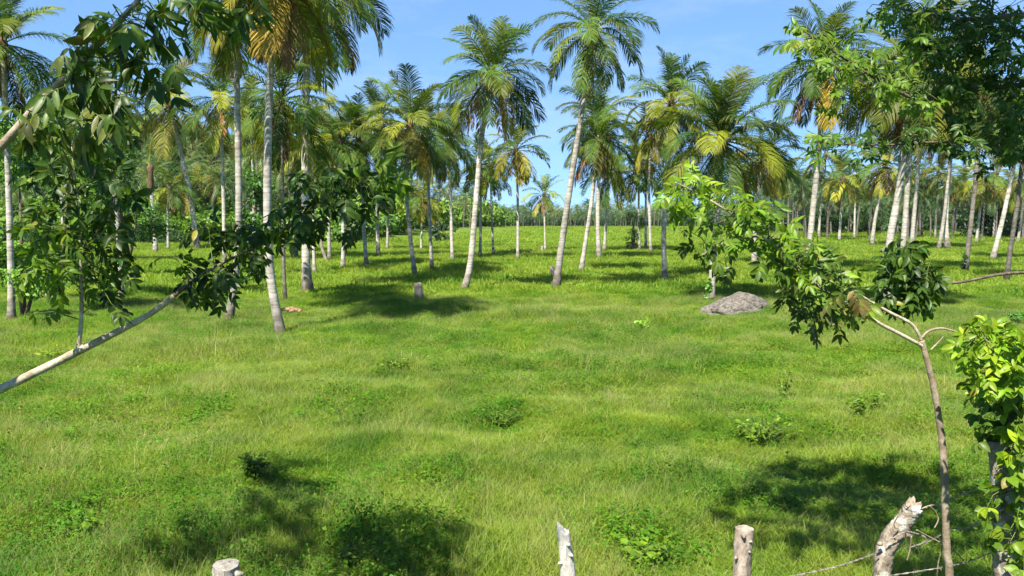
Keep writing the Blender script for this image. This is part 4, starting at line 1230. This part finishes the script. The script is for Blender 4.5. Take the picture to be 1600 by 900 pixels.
# --- tree of the top right corner
def tree_right():
    base = gnd(3.75, 5.1)
    root = thing('shade_tree', 'tree at the top right, dense dark canopy with a bright spray reaching left', 'tree', base)
    tr = branch(root, [base, P(1680, 560, 5.0), P(1650, 430, 5.0), P(1632, 330, 5.0), P(1628, 250, 5.0), P(1632, 120, 5.0), P(1620, -10, 5.0), P(1530, -220, 5.2), P(1480, -500, 5.6)], [.08, .06, .045, .034, .030, .026, .024, .02, .01], M['brown_bark'], 'trunk')
    g1 = branch(root, [P(1632, 130, 5.0), P(1520, 140, 4.9), P(1440, 155, 4.7), P(1380, 130, 4.6), P(1320, 92, 4.5), P(1255, 48, 4.4)], [.018, .014, .011, .008, .006, .003], M['brown_bark'])
    g2 = branch(root, [P(1628, 250, 5.0), P(1540, 225, 4.8), P(1470, 222, 4.6), P(1400, 226, 4.5), P(1330, 226, 4.4), P(1272, 222, 4.4)], [.012, .009, .007, .005, .004, .002], M['brown_bark'])
    g3 = branch(root, [P(1622, 20, 5.0), P(1510, 30, 4.9), P(1440, 20, 4.8), P(1390, 10, 4.8)], [.016, .012, .008, .004], M['brown_bark'])
    br = branch(root, [P(1650, 430, 5.0), P(1600, 426, 4.8), P(1555, 430, 4.7), P(1500, 441, 4.6), P(1462, 441, 4.55), P(1415, 425, 4.5)], [.014, .010, .009, .008, .006, .003], M['brown_bark'])
    pl = Plant(root, 31)
    A = .045
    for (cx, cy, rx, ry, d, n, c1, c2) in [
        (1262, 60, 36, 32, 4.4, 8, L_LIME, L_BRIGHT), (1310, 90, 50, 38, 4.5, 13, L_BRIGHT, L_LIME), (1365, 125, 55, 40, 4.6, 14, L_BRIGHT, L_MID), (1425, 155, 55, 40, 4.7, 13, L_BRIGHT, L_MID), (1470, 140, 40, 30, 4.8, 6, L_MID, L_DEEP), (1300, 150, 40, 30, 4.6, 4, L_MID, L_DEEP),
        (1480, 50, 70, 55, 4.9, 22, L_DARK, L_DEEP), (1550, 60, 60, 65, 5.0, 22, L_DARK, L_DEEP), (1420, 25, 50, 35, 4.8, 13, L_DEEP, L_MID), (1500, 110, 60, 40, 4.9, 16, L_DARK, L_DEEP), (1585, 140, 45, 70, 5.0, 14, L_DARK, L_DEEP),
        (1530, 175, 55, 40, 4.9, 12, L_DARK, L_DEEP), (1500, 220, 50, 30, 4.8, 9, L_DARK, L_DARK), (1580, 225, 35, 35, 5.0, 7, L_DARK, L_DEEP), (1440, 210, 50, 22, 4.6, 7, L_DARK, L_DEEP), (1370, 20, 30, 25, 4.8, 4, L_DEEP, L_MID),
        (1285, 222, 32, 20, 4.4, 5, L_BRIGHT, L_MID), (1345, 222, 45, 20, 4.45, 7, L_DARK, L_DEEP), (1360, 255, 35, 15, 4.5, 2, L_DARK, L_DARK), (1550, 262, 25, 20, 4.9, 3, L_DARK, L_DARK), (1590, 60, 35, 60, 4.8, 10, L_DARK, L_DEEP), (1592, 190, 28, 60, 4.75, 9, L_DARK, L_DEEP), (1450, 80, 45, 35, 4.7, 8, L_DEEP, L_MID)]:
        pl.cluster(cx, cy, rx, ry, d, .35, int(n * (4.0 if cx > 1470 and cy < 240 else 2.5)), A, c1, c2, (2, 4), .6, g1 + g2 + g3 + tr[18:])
    for (cx, cy, rx, ry, n) in [(1402, 418, 36, 40, 16), (1440, 438, 32, 40, 14), (1395, 450, 30, 32, 10), (1420, 392, 38, 20, 7), (1425, 470, 36, 20, 7)]:
        pl.cluster(cx, cy, rx, ry, 4.5, .18, int(n * 2.5), A * 1.4, L_DARK, L_DEEP, (2, 3), .8, br)
    # canopy overhead, above the picture; its end clump added to shade the corner leaves
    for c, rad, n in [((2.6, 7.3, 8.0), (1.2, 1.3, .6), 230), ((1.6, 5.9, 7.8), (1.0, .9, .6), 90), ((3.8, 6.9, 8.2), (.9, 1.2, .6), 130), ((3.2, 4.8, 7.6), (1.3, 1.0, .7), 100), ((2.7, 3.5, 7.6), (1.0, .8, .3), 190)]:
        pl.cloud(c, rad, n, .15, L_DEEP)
        q = P(1515, -320, 5.3)
        branch(root, [q, q.lerp(Vector(c), .5) + Vector((0, 0, .3)), Vector(c)], [.03, .02, .01], M['brown_bark'])
    pl.finish(L_DARK)
tree_right()

# ------------------------------------------------------------------ fence: posts, living post, wire
def post(pts, radii, mat, label, top='flat', seed=1, sides=18, knots=(), jit=.06):
    base = gnd(pts[0].x, pts[0].y)
    root = thing('fence_post', label, 'fence post', base, 'old wooden posts of the barbed wire fence')
    path, rad = smooth_path([base] + pts, [radii[0] * 1.05] + radii, 9)
    rr = random.Random(seed)
    mb = MB()
    loc = Vector(base)
    vs, fs = [], []
    n = len(path)
    u = (path[1] - path[0]).orthogonal().normalized()
    ph = [rr.uniform(0, 6.28) for _ in range(4)]
    for i, p in enumerate(path):
        t = (path[min(i + 1, n - 1)] - path[max(i - 1, 0)]).normalized()
        u = (u - t * u.dot(t)).normalized(); w = t.cross(u)
        for k in range(sides):
            a = 2 * math.pi * k / sides
            r = rad[i] * (1 + .07 * math.sin(2 * a + ph[0] + i * .15) + .05 * math.sin(3 * a + ph[1] - i * .3) + .035 * math.sin(7 * a + ph[2]) + rr.uniform(-jit, jit))
            v = p + (u * math.cos(a) + w * math.sin(a)) * r
            if top == 'slant' and i == n - 1: v.z += (v.x - p.x) * -1.3
            if top == 'rough' and i == n - 1: v += t * rr.uniform(-.5, .9) * rad[i]
            vs.append(v - loc)
    for i in range(n - 1):
        for k in range(sides):
            k2 = (k + 1) % sides
            fs.append((i * sides + k, i * sides + k2, (i + 1) * sides + k2, (i + 1) * sides + k))
    top0 = len(vs); vs.extend([v.copy() for v in vs[(n - 1) * sides:n * sides]])
    c = len(vs); vs.append(path[-1] - loc + (path[-1] - path[-2]).normalized() * rad[-1] * (.12 if top != 'rough' else .4))
    for k in range(sides): fs.append((top0 + k, top0 + (k + 1) % sides, c))
    mb.add(vs, fs)
    mb.build('pole', mat, root)
    for (px, py, d, s, ax) in knots:
        p = P(px, py, d) - loc
        kb = MB(); a = Vector(ax).normalized()
        kb.tube([p - a * s * .7, p, p + a * s * .6, p + a * s], [s * .9, s * .75, s * .5, s * .25], 8, True, .15, int(px))
        kb.build('knot', mat, root)
    return root

post([P(353, 1020, 3.9), P(353, 950, 3.9), P(353, 882, 3.9)], [.072, .071, .068], M['post_grey'], 'short thick grey post sawn flat on top, standing alone at the left', 'flat', 3, knots=[(374, 897, 3.86, .022, (1, -.2, .15))])
post([P(892, 1010, 4.3), P(889, 940, 4.3), P(886, 880, 4.3), P(879, 826, 4.3)], [.046, .044, .041, .035], M['post_white'], 'thin white weathered post with a pointed slanted top', 'slant', 4, knots=[(888, 851, 4.26, .014, (.5, -1, .1)), (875, 880, 4.27, .012, (-1, -.4, 0)), (893, 868, 4.26, .013, (.8, -1, 0))])
post([P(1155, 1010, 4.3), P(1157, 940, 4.3), P(1160, 880, 4.3), P(1164, 825, 4.3)], [.053, .052, .051, .047], M['post_brown'], 'straight brown post with knots and flat cut top', 'flat', 5, knots=[(1162, 838, 4.25, .017, (-.1, -1, 0)), (1170, 862, 4.26, .013, (.7, -1, 0)), (1150, 872, 4.26, .012, (-.7, -1, .1)), (1172, 846, 4.26, .012, (1, -.6, .2))])
post([P(1380, 1000, 4.2), P(1378, 930, 4.2), P(1381, 870, 4.2), P(1400, 832, 4.2), P(1418, 808, 4.18), P(1427, 790, 4.16)], [.050, .049, .047, .050, .044, .040], M['post_lichen'], 'crooked lichen spotted post bent to the right with broken top', 'rough', 6, jit=.11, knots=[(1420, 836, 4.13, .02, (1, -.3, -.3)), (1438, 800, 4.12, .016, (1, -.3, .1)), (1374, 850, 4.14, .016, (-1, -.4, .1)), (1436, 806, 4.14, .018, (.8, -.6, -.3))])

def living_post():
    b = P(1575, 930, 3.7); base = gnd(b.x, 3.7)
    root = thing('living_fence_post', 'rough living post at the right edge wrapped in glossy climbing leaves', 'fence post', base)
    branch(root, [base, P(1573, 960, 3.7), P(1570, 880, 3.7), P(1568, 800, 3.7), P(1562, 740, 3.7), P(1556, 690, 3.7)], [.062, .056, .052, .045, .040, .036], M['post_lichen'], 'trunk', n=7, sides=16, jit=.12)
    s1 = branch(root, [P(1566, 740, 3.7), P(1575, 680, 3.68), P(1570, 620, 3.68), P(1555, 560, 3.7), P(1535, 515, 3.7)], [.016, .013, .010, .007, .003], M['brown_bark'])
    s2 = branch(root, [P(1575, 670, 3.68), P(1600, 610, 3.65), P(1600, 540, 3.65)], [.010, .007, .004], M['brown_bark'])
    s3 = branch(root, [P(1568, 760, 3.66), P(1600, 780, 3.6), P(1585, 850, 3.6)], [.006, .005, .003], M['twig'])
    S = s1 + s2 + s3
    pl = Plant(root, 91)
    for (cx, cy, rx, ry, n, c1, c2, A) in [
        (1545, 535, 55, 35, 20, L_LIME, L_BRIGHT, .052), (1590, 530, 30, 30, 9, L_LIME, L_BRIGHT, .052), (1560, 580, 50, 35, 16, L_LIME, L_BRIGHT, .055), (1510, 550, 25, 25, 5, L_BRIGHT, L_MID, .052), (1595, 590, 25, 35, 7, L_BRIGHT, L_LIME, .055), (1530, 600, 30, 20, 5, L_BRIGHT, L_MID, .055)]:
        pl.cluster(cx, cy, rx, ry, 3.65, .2, int(n * 2.1), A, c1, c2, (2, 3), .5, S)
    pl.finish(L_LIME, 175)
    cl = Plant(root, 92, ROUND)
    for (cx, cy, rx, ry, n, c1, c2, A) in [
        (1550, 640, 32, 28, 7, L_DEEP, L_DARK, .085), (1590, 650, 20, 40, 6, L_BRIGHT, L_MID, .09), (1545, 680, 25, 20, 4, L_DEEP, L_DARK, .075), (1585, 705, 22, 40, 8, L_BRIGHT, L_LIME, .085), (1560, 720, 20, 25, 4, L_LIME, L_BRIGHT, .085),
        (1575, 760, 25, 30, 6, L_BRIGHT, L_MID, .08), (1545, 780, 15, 30, 3, L_MID, L_LIME, .075), (1545, 835, 14, 16, 2, L_DEEP, L_BRIGHT, .08), (1592, 840, 10, 40, 4, L_BRIGHT, L_LIME, .07), (1592, 890, 10, 15, 2, L_MID, L_BRIGHT, .07), (1560, 805, 16, 25, 3, L_BRIGHT, L_MID, .075), (1583, 830, 14, 30, 3, L_BRIGHT, L_LIME, .075)]:
        cl.cluster(cx, cy, rx, ry, 3.6, .12, int(n * 2.1 + .5), A * .76, c1, c2, (1, 1), 1.2, S, nb=.9)
    cl.finish(L_BRIGHT, 120)
    return root
living_post()

def wire(pts, label, r=.0022, curl=True):
    path = smooth_path([Vector(p) for p in pts], None, 14)
    base = path[0]
    root = thing('barbed_wire', label, 'barbed wire', base, 'rusty barbed wire strands between the fence posts')
    for ph in (0, math.pi):
        mb = MB(); q = []
        for i, p in enumerate(path):
            a = i * .9 + ph
            q.append(p - base + Vector((0, math.cos(a), math.sin(a))) * r * 1.1)
        mb.tube(q, [r] * len(q), 5, True)
        mb.build('strand', M['wire'], root)
    tot = 0
    for i in range(1, len(path)):
        tot += (path[i] - path[i - 1]).length
        if tot > .12:
            tot = 0
            t = (path[i] - path[i - 1]).normalized(); mb = MB(); p = path[i] - base
            for a in (random.uniform(0, 3), random.uniform(3, 6)):
                v = (Vector((0, math.cos(a), math.sin(a))) + t * .35).normalized()
                mb.tube([p - v * .016, p, p + v * .016], [.0008, r * .9, .0008], 4, False)
            mb.build('barb', M['wire'], root)
def wp(l, d=None): return [P(x, y, d_) for x, y, d_ in l]
wire(wp([(880, 915, 4.27), (1000, 930, 4.3), (1150, 922, 4.27), (1230, 902, 4.25), (1300, 887, 4.2), (1345, 873, 4.17), (1374, 862, 4.14)]), 'barbed wire strand running left from the crooked post, low in the grass')
wire(wp([(1384, 848, 4.13), (1412, 832, 4.12), (1432, 834, 4.12), (1446, 840, 4.1), (1443, 848, 4.1), (1420, 856, 4.12), (1446, 848, 4.1), (1470, 836, 4.06), (1488, 826, 4.02), (1510, 826, 3.95), (1540, 811, 3.8), (1570, 795, 3.63), (1600, 785, 3.6), (1660, 770, 3.6)]), 'upper kinked barbed wire between the crooked post and living post')
wire(wp([(1388, 900, 4.12), (1440, 892, 4.08), (1487, 884, 4.02), (1520, 875, 3.9), (1552, 863, 3.66), (1600, 858, 3.6), (1660, 850, 3.6)]), 'lower barbed wire passing behind the sapling stem to the living post')
wire(wp([(1440, 795, 4.14), (1470, 785, 4.1), (1510, 770, 4.0), (1545, 760, 3.75), (1580, 748, 3.63), (1650, 735, 3.6)]), 'topmost thin barbed wire passing through the shade to the living post')
wire(wp([(-80, 950, 3.9), (150, 955, 3.85), (345, 945, 3.83), (600, 960, 4.1), (880, 940, 4.26)]), 'barbed wire strand joining the short thick post and the pointed post')

def dry_vine():
    b = P(1470, 905, 4.03)
    root = thing('dry_vine', 'dry curling vine hanging from the crooked post beside the sapling', 'vine', gnd(b.x, 4.05))
    o = Vector(root.location)
    for pts in ([(1440, 795), (1452, 790), (1465, 790), (1471, 800), (1474, 820), (1473, 850), (1466, 880), (1464, 905)], [(1452, 790), (1462, 800), (1466, 812), (1460, 825)], [(1432, 828), (1445, 835), (1470, 848), (1490, 860), (1506, 876)], [(1424, 838), (1422, 858), (1417, 876)], [(1404, 806), (1397, 818), (1400, 826)]):
        mb = MB(); path = smooth_path([P(x, y, 4.09 + .02 * math.sin(i)) for i, (x, y) in enumerate(pts)], None, 6)
        mb.tube([p - o for p in path], [.0035] * len(path), 5)
        mb.build('stem', M['twig'], root)
dry_vine()

# ------------------------------------------------------------------ rock, stumps, husks
def blob(name, mat, loc, size, seed, rot=0, amp=.22, parent=None, sub=4, flat=None, fr=1.3):
    import bmesh
    from mathutils import noise
    bm = bmesh.new()
    bmesh.ops.create_icosphere(bm, subdivisions=sub, radius=1)
    off = Vector((seed * 3.7, seed * 1.3, seed * 2.1))
    for v in bm.verts:
        n = v.co.normalized()
        k = 1 + amp * noise.noise(n * fr + off) + amp * .5 * noise.noise(n * fr * 2.6 + off) + amp * .28 * noise.noise(n * fr * 6 + off) + amp * .12 * noise.noise(n * fr * 14 + off)
        v.co = Vector((n.x * size[0], n.y * size[1], n.z * size[2])) * k
        if flat: v.co = flat(v.co)
    me = bpy.data.meshes.new(name); bm.to_mesh(me); bm.free()
    me.polygons.foreach_set('use_smooth', np.ones(len(me.polygons), dtype=bool))
    me.materials.append(mat)
    o = link(name, me, parent, loc); o.rotation_euler = (0, 0, rot)
    return o
c = G(1150, 490); sc = c.y / F
def rockshape(v):
    x = v.x / (54 * sc)
    h = 1.0 if x > .1 else max(.55, 1 + (x - .1) * .5)
    h *= 1 + .03 * math.exp(-((x - .12) / .22) ** 2)
    return Vector((v.x, v.y, v.z * h))
o = blob('rock', M['rock'], c + Vector((0, 0, .05)), (54 * sc, 38 * sc, 34 * sc), 3, 0, .17, None, 5, rockshape)
tag(o, 'big grey brown rock lying in the grass, lower at its left end', 'rock')

def stump(px, py, w, h, label, mat='stump', lean=0.0, seed=1):
    b = G(px, py); s = b.y / F
    o = Vector(b); mb = MB()
    rr = random.Random(seed)
    path = [Vector((0, 0, -.15)), Vector((lean * .3 * h * s, 0, h * s * .35)), Vector((lean * .7 * h * s, 0, h * s * .75)), Vector((lean * h * s, 0, h * s))]
    mb.tube(path, [w * .6 * s, w * .52 * s, w * .48 * s, w * .40 * s], 12, True, .12, seed)
    ob = mb.build('tree_stump', M[mat], None, b); tag(ob, label, 'stump', 'stumps left in the meadow')
stump(656, 468, 14, 25, 'grey stump leaning slightly in front of the wide crowned palm', lean=-.15, seed=2)
stump(866, 433, 8, 18, 'pale broken stump tight against the tallest leaning palm', lean=-.25, seed=3)
stump(847, 394, 4, 9, 'small white stump in front of the smallest lone palm', seed=4)
stump(826, 398, 4, 6, 'low grey stump left of the small white stump', 'palm_trunk_grey', seed=5)

g_ = random.Random(4)
hc = G(452, 489)
for i in range(16):
    a = g_.uniform(0, 6.28); r = math.sqrt(g_.random())
    x = hc.x + math.cos(a) * r * .55; y = hc.y + math.sin(a) * r * .4
    s = g_.uniform(.10, .15)
    o = blob('coconut_husk', M['husk'], (x, y, gzf(x, y) + .12 + .22 * (1 - r)), (s * 1.3, s, s * .75), i, g_.uniform(0, 6), .2, None, 2)
    tag(o, 'broken brown coconut husk in the pile at the curved palm foot', 'coconut husk', 'coconut husks piled by the palm')

def dead_palm():
    base = G(243, 395); d = base.y; s = d / F
    root = thing('dead_palm', 'dead headless palm trunk with shaggy brown top before the wooded hill', 'dead palm', base)
    rr = random.Random(9)
    pts = [base - Vector((0, 0, .1)), P(242, 350, d), P(237, 305, d), P(235, 262, d)]
    trunk_builder(pts, 3.2 * s, 9, 26, rr, M['palm_trunk'], root)
    mb = MB(); o = Vector(base)
    mb.tube([P(236, 306, d) - o, P(235, 290, d) - o, P(235, 270, d) - o, P(235, 262, d) - o, P(235, 257, d) - o], [2.8 * s, 5.0 * s, 3.6 * s, 5.2 * s, 2.6 * s], 10, True, .2, 3)
    mb.build('fibre_sheath', M['fibre'], root)
dead_palm()
def log_leaning():
    b = G(511, 408); d = b.y; s = d / F
    mb = MB(); q, r = smooth_path([b - Vector((0, 0, .1)), P(504, 390, d), P(500, 372, d)], [2.6 * s, 2.3 * s, 2 * s], 5)
    mb.tube([p - b for p in q], r, 9, True, .08, 2)
    o = mb.build('tree_stump', M['stump'], None, b); tag(o, 'short bent broken trunk leaning left behind the swollen palm foot', 'stump', 'stumps left in the meadow')
log_leaning()

# ------------------------------------------------------------------ shrubs and small trees in the meadow
def shrub(base_px, ells, n, size, col, label, name='shrub', cat='shrub', seed=1, trunk=True, d=None):
    base = G(*base_px)
    if d: base = Vector(((base_px[0] - 800) / F * d, d, gzf((base_px[0] - 800) / F * d, d)))
    d = base.y; s = d / F
    root = thing(name, label, cat, base)
    cs, rs = [], []
    rr = random.Random(seed)
    for (cx, cy, rx, ry) in ells:
        cc = P(cx, cy, d) - base
        for _ in range(7):
            a = rr.uniform(0, 6.28); r = math.sqrt(rr.random()) * .75
            cs.append((cc.x + math.cos(a) * r * rx * s, cc.y + rr.uniform(-.6, .6) * rx * s, cc.z + math.sin(a) * r * ry * s))
            k = rr.uniform(.28, .48); rs.append((rx * s * k, rx * s * k, ry * s * k * .8))
        if trunk:
            mb = MB()
            mb.tube([(0, 0, -.1), Vector(cc) * .5 + Vector((rr.uniform(-.1, .1), 0, 0)), cc], [4 * s, 2.5 * s, 1.2 * s], 7)
            mb.build('stem', M['brown_bark'], root)
    v, f = leaf_cloud(cs, rs, n, size, seed, .55, .35)
    me = mesh_np('crown', v, f, M['foliage'], False)
    o = link('crown', me, root); o.color = (*col, 1); o['kind'] = 'stuff'
    return root
shrub((38, 500), [(30, 260, 60, 110), (20, 380, 55, 60), (60, 430, 60, 45)], 6500, .17, (0.12, 0.25, 0.024), 'bright green leafy shrub climbing around the far left palm', seed=1)
shrub((95, 470), [(110, 250, 70, 90), (100, 400, 60, 55)], 5200, .2, (0.095, 0.21, 0.022), 'leafy shrub behind the left sapling', seed=2)
shrub((195, 432), [(185, 270, 60, 90), (215, 330, 45, 60)], 5200, .22, (0.06, 0.15, 0.02), 'dark leafy small tree behind the hidden left palm', 'small_tree', 'tree', seed=3)
shrub((400, 432), [(398, 300, 32, 45), (392, 360, 28, 40)], 1700, .26, (0.06, 0.165, 0.022), 'green leafy shrub between the white trunk and curved palm', seed=4)
shrub((375, 480), [(372, 478, 12, 22), (352, 470, 8, 20)], 700, .13, (0.07, 0.18, 0.02), 'ivy tuft growing at the foot of the slim white palm', seed=5, trunk=False)
shrub((990, 391), [(990, 350, 20, 26), (985, 378, 14, 12)], 900, .26, (0.06, 0.14, 0.022), 'small leafy tree left of the slender palms in mid field', 'small_tree', 'tree', seed=6)
shrub((1590, 505), [(1590, 494, 26, 12)], 900, .12, (0.06, 0.15, 0.02), 'low dark bush at the right edge above the living post', seed=7, trunk=False)
shrub((1107, 475), [(1106, 455, 8, 24)], 420, .12, (0.12, 0.27, 0.025), 'bright ivy climbing the foot of the broad palm by the rock', seed=8, trunk=False)
shrub((1508, 424), [(1509, 405, 9, 22)], 500, .16, (0.045, 0.11, 0.02), 'dark ivy bunched on the foot of the dark trunked palm', seed=9, trunk=False)
shrub((690, 378), [(690, 356, 24, 22)], 900, .4, (0.03, 0.075, 0.018), 'dark round bush behind the straight slender palm', seed=10, trunk=False)
shrub((590, 374), [(588, 352, 32, 20)], 900, .4, (0.035, 0.085, 0.018), 'dark low bush left of the dark round bush', seed=11, trunk=False)
shrub((795, 446), [(795, 436, 7, 8)], 160, .12, (0.09, 0.21, 0.022), 'tiny bright bush in the shadow right of the tall leaning palm', seed=12, trunk=False)
shrub((1000, 512), [(1000, 507, 14, 6), (1010, 500, 4, 6)], 200, .12, (0.16, 0.30, 0.022), 'small lime green bush in open grass left of the rock', seed=13, trunk=False)
shrub((1405, 375), [(1396, 352, 24, 14)], 700, .4, (0.03, 0.075, 0.018), 'dark bush behind the grey shaded palm', seed=14, trunk=False)
shrub((1215, 435), [(1222, 424, 5, 9)], 150, .12, (0.07, 0.17, 0.02), 'small green bush near the crossing palm pair', seed=15, trunk=False)

def weed_plant(px, py, w, h, n, L, col, label, seed, col2=None, shapes=LEAVES, d=None):
    b = G(px, py); s = b.y / F
    root = thing('weed_plant', label, 'plant', b, 'leafy weeds growing in the grass')
    pl = Plant(root, seed, shapes)
    rr = pl.rr
    for _ in range(n):
        a = rr.uniform(0, 6.28); r = math.sqrt(rr.random())
        tip = b + Vector((math.cos(a) * r * w * s, math.sin(a) * r * w * s, h * s * rr.uniform(.45, 1)))
        pl.twigs.tube([b + (tip - b) * .05, b.lerp(tip, .6) + Vector((0, 0, .03)), tip], [.006, .004, .003], 4, False)
        for k in range(3):
            dr = Vector((rr.gauss(0, 1), rr.gauss(0, 1), rr.uniform(-.2, .5)))
            pl.leaf(b.lerp(tip, rr.uniform(.3, 1)), dr, Vector((rr.gauss(0, .4), rr.gauss(0, .4) - .3, 1)), L * rr.uniform(.7, 1.2), mixc(col, col2, rr.random()) if col2 else col)
    pl.finish(col, 200)
weed_plant(398, 752, 22, 46, 40, .13, L_DEEP, 'dark narrow leaved weed above the tall shadow', 1)
weed_plant(1190, 690, 62, 60, 70, .10, L_BRIGHT, 'tall broad leaved weed in the middle of the right meadow', 2, L_MID, ROUND)
weed_plant(1340, 660, 22, 44, 16, .14, L_MID, 'slim weed left of the sapling stem', 3, L_BRIGHT)
weed_plant(1370, 650, 20, 34, 14, .13, L_MID, 'low weed close to the sapling stem', 4, L_BRIGHT)
weed_plant(85, 560, 32, 26, 18, .18, L_LIME, 'yellow green weed under the pale curved branch', 5, L_BRIGHT)
weed_plant(135, 812, 42, 26, 22, .14, L_BRIGHT, 'pale broad leaved creeper at the lower left', 6, L_MID, ROUND)
weed_plant(1010, 895, 36, 40, 22, .14, L_BRIGHT, 'broad leaved weed between the two upright posts', 7, L_MID, ROUND)
weed_plant(1225, 620, 16, 60, 12, .13, L_MID, 'thin upright weed behind the tall broad leaved weed', 8)
weed_plant(780, 662, 34, 34, 34, .085, L_MID, 'dark weed clump in the centre of the meadow', 9, L_MID)
weed_plant(620, 580, 26, 20, 30, .11, L_MID, 'green weed clump beyond the centre left', 10, L_BRIGHT, ROUND)
weed_plant(560, 880, 40, 40, 40, .10, L_DEEP, 'weed clump in the slanting shadow near the picture bottom', 11, L_MID)

# ------------------------------------------------------------------ air
def haze():
    m, n, l = new_mat('haze')
    v = N(n, 'ShaderNodeVolumePrincipled', inp={'Color': (0.80, 0.88, 1.0, 1), 'Density': HAZE, 'Anisotropy': 0.2})
    out = n.new('ShaderNodeOutputMaterial'); l.new(v.outputs[0], out.inputs['Volume'])
    a, z0, z1 = 2500, -4.0, 62.0
    vs = [(x, y, z) for z in (z0, z1) for x, y in ((-a, -a), (a, -a), (a, a), (-a, a))]
    fs = [(0, 3, 2, 1), (4, 5, 6, 7), (0, 1, 5, 4), (1, 2, 6, 5), (2, 3, 7, 6), (3, 0, 4, 7)]
    tag(link('haze', mesh_np('haze', vs, fs, m, False)), kind='stuff')
HAZE = 0.00006
haze()
